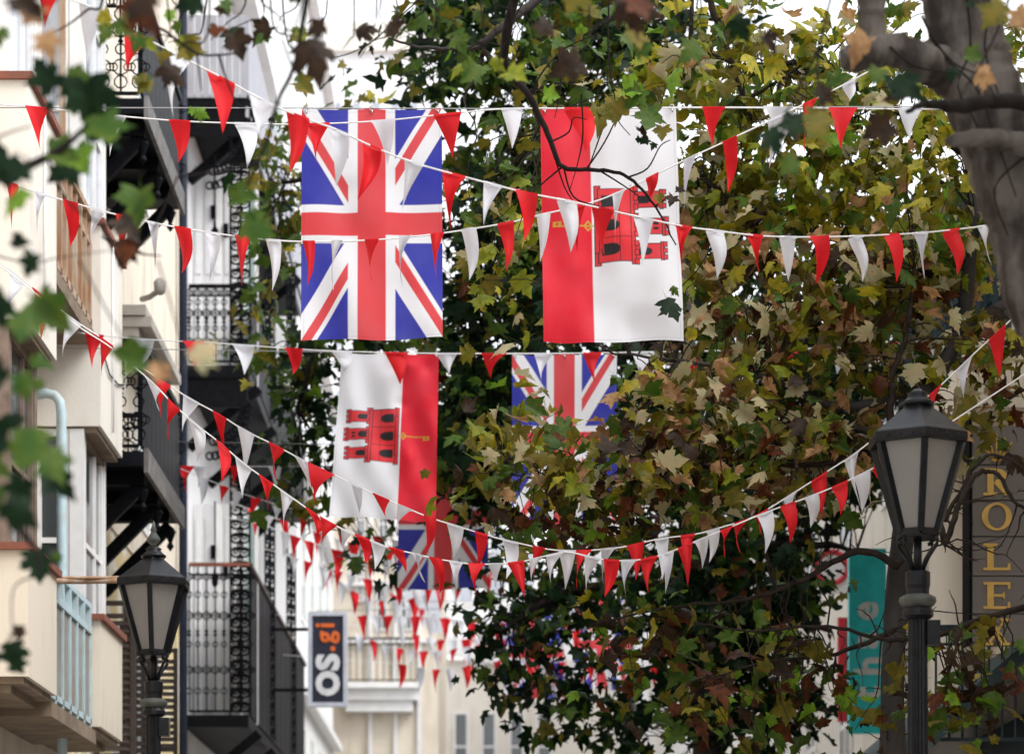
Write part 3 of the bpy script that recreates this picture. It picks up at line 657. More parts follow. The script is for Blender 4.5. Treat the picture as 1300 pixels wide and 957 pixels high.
# ------------------------------------------------------------------ flags
def hsh(a): return np.clip(a, 0, 1)
WHITE = np.array([0.78, 0.79, 0.84]); UBLUE = np.array([0.030, 0.036, 0.36]); URED = np.array([0.66, 0.055, 0.065])
GRED = np.array([0.72, 0.012, 0.032]); BLK = np.array([0.014, 0.012, 0.014]); CRED = np.array([0.70, 0.03, 0.04]); GOLD = np.array([0.55, 0.37, 0.05])
def union_jack(u, v):
    """u across 0..1, v down 0..1 of a flag hung by its short side"""
    b = (u - .5) * 30; a = (.5 - v) * 60
    x, y = b, a                                     # upright frame: x right, y up, long side vertical
    c = np.empty(u.shape + (3,)); c[:] = UBLUE
    k = math.sqrt(5.0)
    for sx in (-1, 1):
        for sy in (-1, 1):
            ex, ey = sx / k, 2 * sy / k
            al = x * ex + y * ey; s = ex * y - ey * x
            q = (x * sx >= 0) & (y * sy >= 0)
            c[(np.abs(s) < 3) & q] = WHITE
    for sx in (-1, 1):
        for sy in (-1, 1):
            ex, ey = sx / k, 2 * sy / k; s = ex * y - ey * x
            q = (x * sx >= 0) & (y * sy >= 0)
            c[(s > 0) & (s < 2) & q] = URED
    c[(np.abs(x) < 5) | (np.abs(y) < 5)] = WHITE
    c[(np.abs(x) < 3) | (np.abs(y) < 3)] = URED
    return c
def gibraltar(u, v, flip=False):
    if flip: u = 1 - u; v = 1 - v
    c = np.empty(u.shape + (3,)); c[:] = WHITE
    c[u < .362] = GRED
    # castle: h runs from the gate (0) to the tower tops (1), t across its width
    h = (u - .385) / .53; t = (v - .335) / .335
    def rect(a0, a1, b0, b1, col): c[(h >= a0) & (h <= a1) & (t >= b0) & (t <= b1)] = col
    def out(a0, a1, b0, b1, col=CRED, e=.013, ee=.011): rect(a0 - e, a1 + e, b0 - ee, b1 + ee, BLK); rect(a0, a1, b0, b1, col)
    out(.0, .07, .0, 1.0); out(.05, .50, .035, .965)
    out(.0, .05, .16, .84)
    for b in (.08, .42, .74):                               # three towers
        L = .93 if b == .42 else .90
        out(.5, L, b, b + .19)
        out(L, L + .035, b - .02, b + .21)
        for k in range(3): out(L + .035, L + .075, b - .02 + k * .085, b + .03 + k * .085)
    out(.50, .545, .0, 1.0)
    for k in range(9): out(.545, .59, k * .118, k * .118 + .056)
    rect(.33, .338, .04, .96, BLK); 
    for b in (.34, .66): rect(.05, .50, b - .005, b + .005, BLK)
    for tc in (.19, .5, .81):                               # arched openings in the wall
        c[(((h - .21) / .13) ** 2 + ((t - tc) / .075) ** 2 < 1) | ((h > .09) & (h < .21) & (np.abs(t - tc) < .075))] = BLK
    for tc in (.175, .835):
        c[(((h - .70) / .075) ** 2 + ((t - tc) / .05) ** 2 < 1) | ((h > .60) & (h < .70) & (np.abs(t - tc) < .05))] = BLK
    c[(((h - .67) / .08) ** 2 + ((t - .515) / .06) ** 2 < 1) | ((h > .58) & (h < .67) & (np.abs(t - .515) < .06))] = BLK
    for tc in (.48, .54): rect(.80, .87, tc - .018, tc + .018, BLK)
    # key hanging from the gate into the red stripe
    g = (u > .12) & (u < .375) & (np.abs(v - .503) < .003); c[g] = GOLD
    g = (u > .08) & (u < .14) & (v > .482) & (v < .504); c[g] = GOLD
    g = (u > .10) & (u < .12) & (v > .487) & (v < .498); c[g] = GRED
    dd = np.abs(u - .335) / .035 + np.abs(v - .503) / .024; c[(dd < 1) & (dd > .6)] = GOLD
    return c
def make_flag(name, tl, tr, bl, br, Y, pat, n, label, wr, clips=(0.03, .5, .97), pw=1.0, seed=0):
    rs = np.random.RandomState(seed)
    nu, nv = n, int(n * 1.65)
    t = thing(name, tuple((P(*tl, Y) + P(*tr, Y)) / 2), label, 'flag', 'flags hung upright from the cables')
    uu, vv = np.meshgrid(np.linspace(0, 1, nu + 1), np.linspace(0, 1, nv + 1))
    A, B, C_, D = [np.array(P(*q, Y)) for q in (tl, tr, bl, br)]
    p = (A[None, None] * ((1 - uu) * (1 - vv))[..., None] + B[None, None] * (uu * (1 - vv))[..., None] + C_[None, None] * ((1 - uu) * vv)[..., None] + D[None, None] * (uu * vv)[..., None])
    d = np.zeros_like(uu)
    for k in range(7):
        fx, fy, ph = rs.uniform(.5, 3.2), rs.uniform(.3, 2.0), rs.uniform(0, 6.28)
        d += np.sin(6.28 * (fx * uu + fy * vv * rs.choice([-1, 1])) + ph) * wr / (1 + .5 * k) * (.25 + .75 * vv)
    for k in range(6):                                      # soft local dents
        cu_, cv_, s1, s2 = rs.uniform(.1, .9), rs.uniform(.05, .95), rs.uniform(.05, .14), rs.uniform(.03, .08)
        d += rs.choice([-1, 1]) * wr * .9 * np.exp(-((uu - cu_) / s1) ** 2 - ((vv - cv_) / s2) ** 2)
    for cu_ in clips: d += -wr * .5 * np.exp(-((uu - cu_) / .05) ** 2 - (vv / .08) ** 2)   # pull at the clips
    p[..., 1] += d
    # scalloped top edge between the clips
    sag = .012 * np.sin(math.pi * np.clip((uu - clips[0]) / (clips[1] - clips[0]), 0, 1)) + .012 * np.sin(math.pi * np.clip((uu - clips[1]) / (clips[-1] - clips[1] + 1e-6), 0, 1))
    p[..., 2] -= sag * np.exp(-(vv / .06) ** 2)
    p[..., 2] -= .010 * np.sin(6.28 * uu * 1.3 + seed) * vv ** 6
    p -= np.array(ROOT[t.name])
    nvx = (nu + 1) * (nv + 1)
    idx = np.arange(nvx).reshape(nv + 1, nu + 1)
    quads = np.stack([idx[1:, :-1], idx[1:, 1:], idx[:-1, 1:], idx[:-1, :-1]], -1).reshape(-1, 4)
    me = bpy.data.meshes.new('cloth'); me.vertices.add(nvx); me.vertices.foreach_set('co', p.reshape(-1).astype(np.float32))
    nq = len(quads); me.loops.add(nq * 4); me.loops.foreach_set('vertex_index', quads.reshape(-1).astype(np.int32))
    me.polygons.add(nq); me.polygons.foreach_set('loop_start', np.arange(0, nq * 4, 4, dtype=np.int32))
    me.polygons.foreach_set('use_smooth', np.ones(nq, dtype=bool)); me.update()
    col = np.zeros(uu.shape + (3,))
    for ox in (-.33, 0, .33):
        for oy in (-.33, 0, .33): col += pat(np.clip(uu + ox / nu, 0, 1), np.clip(vv + oy / nv, 0, 1)) / 9
    ed = np.minimum(np.minimum(uu, 1 - uu) * .9, np.minimum(vv, 1 - vv) * 1.5)
    col[(ed > .014) & (ed < .018)] *= .82
    ca = me.color_attributes.new('print', 'FLOAT_COLOR', 'POINT')
    ca.data.foreach_set('color', np.concatenate([col, np.ones(uu.shape + (1,))], -1).reshape(-1).astype(np.float32))
    me.materials.append(MATS['flag_print'])
    o = bpy.data.objects.new('cloth', me); link(o, t)
    # stitched hems (double cloth) along the lower edge, and the clips on the cable
    for cu_ in clips:
        a = P(*tl, Y).lerp(P(*tr, Y), cu_)
        m = MB(); m.ring(a + Vector((0, -.008, -.002)), .014, .0035, (1, 0, 0), (0, 0, 1), 10, 5); m.bar(a + Vector((0, -.010, -.012)), a + Vector((.006, -.010, -.035)), .012, .008)
        m.build('clip', 'steel', t, True)
    return t
make_flag('union_flag', (383, 138), (561, 138), (382, 432), (562, 430), 18.3, union_jack, 210, 'large union flag with blue corners, upper left of the two front flags', .015, seed=3)
make_flag('castle_flag', (686, 138), (858, 136), (690, 436), (868, 432), 18.3, gibraltar, 210, 'large white flag with red stripe on its left and red castle', .020, seed=5)
make_flag('castle_flag', (434, 448), (557, 449), (418, 655), (553, 662), 24.6, lambda u, v: gibraltar(u, v, True), 170, 'smaller white castle flag with its red stripe on the right', .022, seed=8)
make_flag('union_flag', (650, 450), (783, 449), (650, 668), (783, 668), 24.6, union_jack, 150, 'union flag half hidden behind the autumn leaves, right of centre', .012, seed=9)
make_flag('union_flag', (506, 566), (620, 566), (505, 748), (620, 747), 30.0, union_jack, 120, 'dark union flag peeking out below the smaller castle flag', .014, seed=11)
make_flag('union_flag', (642, 772), (716, 770), (640, 886), (716, 888), 46.0, union_jack, 90, 'far blurred union flag low behind the dark foliage, near centre', .03, seed=13)
make_flag('union_flag', (728, 762), (800, 760), (728, 874), (801, 876), 48.0, union_jack, 90, 'far union flag mostly hidden in dark leaves right of its twin', .03, seed=14)

# ------------------------------------------------------------------ cables and bunting
def interp(path, px):
    for (a, b) in zip(path[:-1], path[1:]):
        if a[0] <= px <= b[0]:
            t = (px - a[0]) / (b[0] - a[0] + 1e-9); return a[1] + (b[1] - a[1]) * t
    return path[0][1] if px < path[0][0] else path[-1][1]
def smooth(path, n=5):
    out = []
    for i in range(len(path) - 1):
        p0, p1, p2, p3 = path[max(i - 1, 0)], path[i], path[i + 1], path[min(i + 2, len(path) - 1)]
        for k in range(n):
            t = k / n
            out.append(tuple(.5 * ((2 * b) + (-a + c) * t + (2 * a - 5 * b + 4 * c - d) * t * t + (-a + 3 * b - 3 * c + d) * t ** 3) for a, b, c, d in zip(p0, p1, p2, p3)))
    out.append(path[-1]); return out
def cable(path, Y, r, label):
    pts = [P(x, y, Y) for x, y in path]
    o = thing('cable', pts[0], label, 'cable'); MB().tube(pts, r, 5).build('wire', 'wire', o, True)
cable([(-180, 135.5), (0, 137), (383, 137.5), (640, 138.5), (860, 136.5), (1200, 136), (1600, 131)], 18.31, .0042, 'thin taut cable carrying the two large front flags')
cable([(-30, 440), (434, 447), (560, 448.5), (783, 448.5), (1330, 438)], 24.61, .004, 'thin cable carrying the smaller castle flag and the half hidden union flag')
cable([(200, 560), (506, 565.5), (620, 565.5), (1130, 560)], 30.01, .004, 'thin cable carrying the dark union flag below the castle flag')
cable([(400, 775), (642, 771.5), (716, 769.5), (1000, 764)], 46.02, .006, 'far cable carrying the blurred union flag low near centre')
cable([(450, 764), (728, 761.5), (800, 759.5), (1010, 756)], 48.02, .006, 'far cable carrying the union flag hidden in dark leaves')

def pennant_mesh(mb_v, mb_f, base, a, b, tip, curl, flut, Y):
    nr, nc = 8, 6; st = len(mb_v)
    rip = R(0, 6.28); tw = R(-.05, .05)
    for i in range(nr + 1):
        t = i / nr
        for j in range(nc + 1):
            s = j / nc
            top = a.lerp(b, s); q = top.lerp(tip, t)
            mid = (a + b) / 2
            ww = (1 - t)
            # cloth cups along its length and swings away from the straight line
            ed = 2 * s - 1
            q = q + Vector((0, 1, 0)) * (curl * (ed * ed - .35) * ww * (0.35 + 1.6 * t) + tw * ed * t * ww * 2) + Vector((flut * math.sin(t * 3.14) * (1 + .6 * ed) - abs(tw) * .9 * ed * t * ww, flut * 1.6 * math.sin(t * 4.2 + rip), 0))
            mb_v.append(q)
    for i in range(nr):
        for j in range(nc):
            k = st + i * (nc + 1) + j
            mb_f.append((k, k + nc + 1, k + nc + 2, k + 1))
def bunting(path, Ys, pens, label, width=34, length=54, wr=(1, 1), r=.0046, xr=None):
    """path: photo positions of the cord; Ys: distance at its two ends; pens: (x, colour[, tip x, tip y])"""
    xa, xb = path[0][0], path[-1][0]
    Yf = lambda px: Ys[0] + (Ys[1] - Ys[0]) * min(1, max(0, (px - xa) / (xb - xa)))
    sp = smooth(path, 4)
    pts = [P(x, y, Yf(x)) for x, y in sp]
    o = thing('bunting', pts[0], label, 'bunting', 'strings of red and white pennants')
    MB().tube(pts, r, 6).build('cord', 'rope', o, True)
    for pn in pens:
        px, colr = pn[0], pn[1]
        f = min(1, max(0, px / 1300.0)); wpx = (width if not hasattr(width, '__len__') else width[0] + (width[1] - width[0]) * f) * R(.72, 1.08)
        if len(pn) > 4: wpx = pn[4]
        Y = Yf(px)
        a = P(px - wpx / 2, interp(sp, px - wpx / 2), Y - .004); b = P(px + wpx / 2, interp(sp, px + wpx / 2), Y - .004)
        if len(pn) > 2: tip = P(pn[2] + R(-2, 2), pn[3] + R(-3, 3), Y + R(-.10, .10))
        else: tip = P(px + R(-4, 4), interp(sp, px) + length * R(.94, 1.06), Y + R(-.06, .06))
        v, fc = [], []
        narrow = max(0, 1 - (b - a).length / .17)
        pennant_mesh(v, fc, None, a, b, tip, R(.3, 1.0) * (.05 + .13 * narrow) * random.choice((-1, 1)), random.choice((-1, 1)) * R(.004, .026), Y)
        m = MB(); m.v = [tuple(q) for q in v]; m.f = fc; m.m = [0] * len(fc)
        m.add([a + Vector((0, -.005, .006)), b + Vector((0, -.005, .006)), b + Vector((0, -.006, -.010)), a + Vector((0, -.006, -.010))], [(0, 3, 2, 1)])
        m.build('pennant', 'pennant_red' if colr == 'r' else 'pennant_white', o, True)
    return o
def alt(x0, x1, step, start='r'):
    out = []; x = x0; c = start
    while x < x1: out.append((x + R(-2, 2), c)); c = 'w' if c == 'r' else 'r'; x += step
    return out
bunting([(-170, 122), (0, 133), (60, 138), (145, 147), (230, 154), (312, 157), (385, 158), (480, 154), (560, 146), (640, 138.5), (735, 138), (905, 137), (1065, 138), (1200, 139), (1500, 138)], (18.1, 18.1),
        [(-40, 'w'), (48, 'r', 53, 192), (147, 'w', 138, 201), (228, 'r', 226, 207), (312, 'w', 315, 213), (405, 'r', 404, 214), (486, 'w', 491, 208), (568, 'r', 574, 198), (650, 'w', 652, 187), (735, 'r', 742, 193), (906, 'r', 907, 187), (987, 'w', 988, 185), (1070, 'r', 1068, 190), (1155, 'w', 1157, 180), (1238, 'r')],
        'uppermost bunting lying along the cable of the front flags', 36, 54)
bunting([(-140, -130), (60, -15), (117, 10), (172, 42), (225, 70), (280, 98), (335, 128), (378, 147), (430, 166), (470, 185), (523, 206), (575, 221), (625, 234), (668, 245), (720, 255), (760, 264), (813, 276), (865, 287), (908, 293), (958, 299), (1000, 301), (1040, 301), (1087, 300), (1130, 298), (1168, 296), (1208, 292), (1250, 287), (1330, 275), (1500, 245)], (13.2, 17.6),
        [(60, 'r', 55, 36), (117, 'w', 109, 79), (172, 'r', 165, 116), (225, 'w', 220, 152), (280, 'r', 281, 168), (335, 'w', 333, 196), (378, 'r', 369, 218), (430, 'w', 428, 239), (472, 'r', 456, 254), (525, 'w', 511, 270), (576, 'r', 571, 291), (626, 'w', 616, 287), (668, 'r', 667, 306), (720, 'w', 724, 321), (765, 'r', 766, 323), (816, 'w', 815, 342), (868, 'r', 866, 350), (908, 'w', 911, 356), (958, 'r', 964, 357), (1000, 'w', 1002, 358), (1039, 'r', 1038, 362), (1087, 'w', 1093, 362), (1131, 'r', 1140, 360), (1168, 'w', 1173, 357), (1208, 'r', 1216, 351), (1250, 'w', 1262, 334), (1292, 'r')],
        'bunting falling from top left across both front flags to the grey trunk', (38, 22), 58)
bunting([(-250, 125), (0, 228), (15, 233), (52, 246), (90, 257), (122, 266), (158, 275), (195, 283), (232, 290), (270, 296), (308, 301), (347, 305), (392, 307), (472, 305), (555, 297), (640, 284), (686, 273), (746, 259), (793, 241), (860, 208), (938, 172), (1020, 133), (1090, 98), (1400, -70)], (16.6, 17.4),
        [(15, 'r', 17, 292), (52, 'w', 48, 302), (90, 'r', 88, 313), (122, 'w', 120, 326), (158, 'r', 157, 336), (195, 'w', 195, 347), (232, 'r', 229, 350), (270, 'w', 267, 358), (308, 'r', 308, 363), (347, 'w', 345, 370), (392, 'r', 388, 361), (428, 'w', 425, 367), (472, 'r', 474, 362), (515, 'w', 512, 366), (555, 'r', 552, 353), (595, 'w', 597, 353), (642, 'r', 641, 346), (690, 'w', 684, 332), (735, 'r', 734, 320), (785, 'w', 779, 309), (828, 'r', 824, 252), (876, 'w', 871, 266), (926, 'r', 922, 243), (985, 'w', 978, 216), (1028, 'r', 1022, 196), (1078, 'w', 1076, 130)],
        'bunting sagging across the middle of the large union flag, rising to the right', 20, 55)
bunting([(-200, 175), (0, 333), (20, 349), (50, 372), (92, 405), (135, 433), (160, 453), (207, 484), (241, 506), (278, 526), (312, 547), (351, 566), (386, 585), (406, 594), (451, 616), (484, 631), (512, 643), (546, 657), (578, 667), (611, 677), (648, 687), (713, 699), (786, 695), (836, 684), (883, 678), (920, 668), (959, 655), (1015, 621), (1065, 589), (1085, 576), (1176, 505), (1224, 461), (1266, 422), (1500, 210)], (19.2, 18.4),
        [(20, 'w', 10, 388), (52, 'r', 53, 432), (92, 'w', 82, 457), (135, 'r', 131, 483), (166, 'w', 159, 505), (207, 'r', 203, 536), (243, 'w', 233, 552), (279, 'r', 285, 573), (312, 'w', 309, 601), (351, 'r', 352, 612), (382, 'w', 400, 625), (408, 'r', 398, 638, 34), (451, 'w', 455, 650), (484, 'r', 494, 665), (514, 'w', 503, 683), (546, 'r', 540, 701), (578, 'w', 575, 712), (611, 'r', 608, 722), (648, 'w', 644, 736), (684, 'r', 679, 742), (720, 'w', 719, 748), (741, 'r', 732, 750), (772, 'w', 766, 744), (807, 'r', 806, 738), (840, 'w', 842, 735), (873, 'r', 872, 743), (905, 'w', 901, 716), (941, 'r', 938, 706), (967, 'r', 967, 680), (1003, 'w', 1008, 690), (1040, 'r', 1043, 656), (1082, 'w', 1093, 650), (1130, 'r', 1128, 590), (1187, 'r', 1190, 533), (1224, 'w', 1225, 509), (1266, 'r', 1268, 480)],
        'long bunting dipping from the left edge to centre and rising behind the right lamp', 21, 50)
bunting([(-200, 179), (0, 337), (92, 409), (135, 437), (160, 457), (193, 485), (219, 512), (248, 538), (279, 562), (309, 588), (337, 608), (364, 627), (394, 648), (415, 661), (438, 673), (456, 680), (491, 694), (527, 703), (553, 709), (578, 713), (605, 716), (655, 714), (704, 703), (724, 701), (765, 710), (807, 711), (844, 703), (883, 687), (920, 672), (976, 649), (1029, 630), (1072, 612), (1117, 590), (1170, 560), (1400, 410)], (18.8, 18.0),
        [(194, 'w', 204, 522), (221, 'r', 212, 557), (249, 'w', 250, 586), (283, 'r', 283, 613), (309, 'w', 308, 632), (338, 'r', 340, 652), (364, 'w', 361, 669), (396, 'r', 404, 679), (417, 'r', 407, 692), (440, 'w', 438, 706), (460, 'r', 464, 716), (480, 'w', 476, 722), (503, 'r', 515, 725), (531, 'w', 540, 742), (553, 'r', 559, 751), (579, 'w', 580, 759), (605, 'r', 607, 760), (629, 'w', 632, 763), (655, 'r', 664, 757), (680, 'w', 678, 750), (704, 'w', 699, 738), (752, 'w', 744, 755), (776, 'r', 769, 759), (798, 'w', 797, 761), (824, 'r', 823, 757), (847, 'w', 845, 753), (870, 'r', 875, 744), (890, 'w', 893, 722), (922, 'r', 922, 710), (971, 'w', 973, 700), (1000, 'r', 1005, 691), (1030, 'w', 1031, 668), (1066, 'r', 1066, 654), (1094, 'w', 1096, 650), (1118, 'r', 1122, 626)],
        'lower bunting of the dipping pair, its low point left of centre', 20, 46)
bunting([(98, 422), (120, 425), (150, 428), (181, 431), (246, 434), (309, 438), (373, 443), (434, 446), (503, 448), (567, 449), (627, 449), (700, 449), (818, 447), (877, 446), (1000, 443), (1060, 441), (1125, 437), (1270, 425), (1330, 420)], (24.6, 24.2),
        [(120, 'r', 117, 466), (181, 'w', 178, 467), (246, 'r', 246, 466), (309, 'w', 312, 478), (373, 'r', 371, 477), (434, 'w', 434, 472), (503, 'r', 506, 487), (567, 'w', 570, 474), (627, 'r', 623, 481), (690, 'w'), (752, 'r'), (818, 'w', 815, 484), (877, 'r', 876, 482), (938, 'w'), (1000, 'r'), (1062, 'w', 1062, 476), (1125, 'r', 1127, 468), (1188, 'w'), (1250, 'r')],
        'level bunting running from the left bay past the top of the smaller castle flag', 30, 38)
bunting([(166, 588), (237, 592), (300, 592), (380, 592), (470, 590), (640, 580), (900, 560)], (30.5, 31), [(237, 'r', 236, 628), (252, 'w', 250, 623), (300, 'r', 299, 622), (349, 'w', 350, 620), (395, 'r'), (420, 'w'), (580, 'w'), (615, 'r')],
        'short level bunting in front of the dark gallery struts', 20, 32)
bunting([(180, 575), (257, 606), (310, 627), (376, 648), (440, 670), (520, 690), (600, 700)], (30, 33), [(258, 'w', 257, 638), (284, 'r', 282, 649), (302, 'w', 292, 652), (325, 'r', 318, 663), (352, 'w', 352, 672), (385, 'r'), (410, 'w'), (432, 'r'), (455, 'w'), (480, 'r'), (505, 'w')],
        'bunting sloping down before the white gallery doors', 15, 32)
FAR = [
 ([(340, 668), (400, 690), (460, 706), (520, 712), (640, 700)], (34, 36), [(362, 'w'), (375, 'r'), (392, 'r'), (408, 'w'), (428, 'r'), (447, 'w'), (474, 'r'), (492, 'w'), (510, 'r'), (540, 'w')] + alt(560, 640, 20), 'small bunting left of the dark union flag', 15, 33),
 ([(350, 700), (420, 722), (485, 738), (560, 736), (660, 720)], (38, 40), alt(372, 660, 19, 'w'), 'small blurred bunting just above the navy sign', 14, 32),
 ([(300, 640), (380, 668), (450, 690), (520, 700), (600, 690)], (35, 36), alt(318, 500, 22, 'r'), 'small bunting sloping past the filigree column towards the castle flag', 15, 32),
 ([(395, 700), (440, 745), (480, 762), (530, 758), (600, 735)], (41, 43), alt(415, 590, 18, 'r'), 'steep far bunting dropping right of the white gallery house', 13, 30),
 ([(445, 781), (500, 782), (560, 784), (640, 796), (760, 800)], (42, 46), alt(460, 740, 17, 'r'), 'far level bunting right of the navy sign', 14, 32),
 ([(440, 800), (500, 822), (560, 826), (640, 812), (700, 800)], (47, 49), alt(455, 690, 17, 'w'), 'far bunting sagging in front of the white cornice', 12, 28),
 ([(500, 800), (560, 812), (620, 808), (700, 790), (780, 770)], (50, 52), alt(512, 760, 16, 'w'), 'far bunting sagging before the white corner house', 12, 30),
 ([(480, 745), (540, 775), (600, 790), (680, 786), (760, 760)], (54, 56), alt(500, 740, 17, 'r'), 'farthest bunting high before the white corner house', 11, 28),
 ([(500, 842), (560, 850), (640, 838), (740, 842), (900, 850)], (44, 46), alt(512, 880, 20, 'r'), 'low far bunting hidden in the dark foliage at the bottom', 13, 30)]
for (pa, ys, pe, lab, wd, ln) in FAR:
    xw = 615 - 3.12 * FPX / ys[0]; (xa, ya), (xb, yb) = pa[0], pa[1]
    if xw < xa - 5: pa = [(xw, ya - (yb - ya) / (xb - xa) * (xa - xw) * .6)] + pa
    if pa[-1][0] < 740: pa = pa + [(790, pa[-1][1] - 12)]
    bunting(pa, ys, pe, lab, wd, ln)
# ------------------------------------------------------------------ trees
HALF = [(0.0, 0.03), (0.15, -0.05), (0.29, -0.03), (0.47, 0.01), (0.39, 0.13), (0.30, 0.21), (0.44, 0.28), (0.49, 0.40), (0.62, 0.50), (0.44, 0.51), (0.37, 0.60), (0.21, 0.53), (0.28, 0.70), (0.15, 0.77), (0.0, 1.0)]
HALF_S = [(0.0, 0.03), (0.22, -0.05), (0.45, 0.02), (0.28, 0.22), (0.60, 0.48), (0.22, 0.54), (0.26, 0.72), (0.0, 1.0)]
def leaf_base(half, fold, droop, twist, seed, stalk=True):
    rs = random.Random(seed)
    half_l = [(x * rs.uniform(.86, 1.1), y + rs.uniform(-.03, .03)) for x, y in half]
    half_r = [(x * rs.uniform(.86, 1.1), y + rs.uniform(-.03, .03)) for x, y in half]
    ol = [(x, y) for x, y in half_r] + [(-x, y) for x, y in reversed(half_l[1:-1])]
    v = [(0, .36, 0)] + [(x, y, 0) for x, y in ol]
    v = [(x, y, fold * abs(x) - droop * (y - .2) ** 2 + twist * x * y - .25 * abs(droop) * x * x) for x, y, _ in v]
    n = len(ol); f = [(0, i + 1, (i + 1) % n + 1) for i in range(n)]
    if stalk:
        k = len(v); v += [(-.012, .04, 0), (.012, .04, 0), (.02, -.42, .10)]; f.append((k, k + 2, k + 1))
    return np.array(v, dtype=np.float64), np.array(f, dtype=np.int64)
LEAVES = [leaf_base(HALF, fo, dr, tw, s) for s, (fo, dr, tw) in enumerate(((.35, .25, .1), (-.12, .5, -.2), (.15, .75, .3), (.55, .1, -.15), (-.3, .35, .1), (.9, .6, .4), (-.6, 1.1, -.5), (.2, -.5, .6)))]
LEAVES_S = [leaf_base(HALF_S, fo, dr, tw, s + 20, False) for s, (fo, dr, tw) in enumerate(((.35, .25, .1), (-.12, .5, -.2), (.25, .7, .3)))]
LMESH = {}
def leaf_mesh(k, m, small=False):
    key = (k, m, small)
    if key not in LMESH:
        v, f = (LEAVES_S if small else LEAVES)[k]
        me = bpy.data.meshes.new('leaf'); me.from_pydata(v.tolist(), [], f.tolist()); me.materials.append(MATS[m]); me.polygons.foreach_set('use_smooth', [True] * len(f)); me.update(); LMESH[key] = me
    return LMESH[key]
def leaf_rot(face=None):
    """random hanging leaf: blade faces up and outwards, tip droops"""
    n = Vector((R(-.8, .8), R(-1.0, .45), R(-.2, 1.1))) if face is None else Vector(face)
    if n.length < .1: n = Vector((0, -1, .3))
    n.normalize()
    d = Vector((R(-1, 1), R(-.6, .3), R(-1.1, .35))); y = d - n * d.dot(n)
    if y.length < .05: y = n.orthogonal()
    y.normalize(); x = y.cross(n) * (R(.5, 1.1) if face is None else R(.8, 1.1))
    return Matrix((x, y, n)).transposed()
def pick(pal):
    r = random.random() * sum(w for _, w in pal)
    for k, w_ in pal:
        r -= w_
        if r <= 0: return k
    return pal[-1][0]
PAL = {
 'gold': [('leaf_yellow', .24), ('leaf_lime', .24), ('leaf_olive', .20), ('leaf_green', .12), ('leaf_pale', .12), ('leaf_bright', .05), ('leaf_tan', .03)],
 'tan':  [('leaf_pale', .19), ('leaf_tan', .14), ('leaf_olive', .28), ('leaf_yellow', .07), ('leaf_lime', .07), ('leaf_rust', .08), ('leaf_green', .14), ('leaf_brown', .07)],
 'low':  [('leaf_olive', .27), ('leaf_brown', .22), ('leaf_rust', .17), ('leaf_green', .18), ('leaf_yellow', .06), ('leaf_bright', .10)],
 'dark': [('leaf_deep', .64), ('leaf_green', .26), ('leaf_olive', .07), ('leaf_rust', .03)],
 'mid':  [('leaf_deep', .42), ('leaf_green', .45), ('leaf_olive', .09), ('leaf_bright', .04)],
 'left': [('leaf_green', .55), ('leaf_olive', .25), ('leaf_yellow', .1), ('leaf_deep', .1)],
}
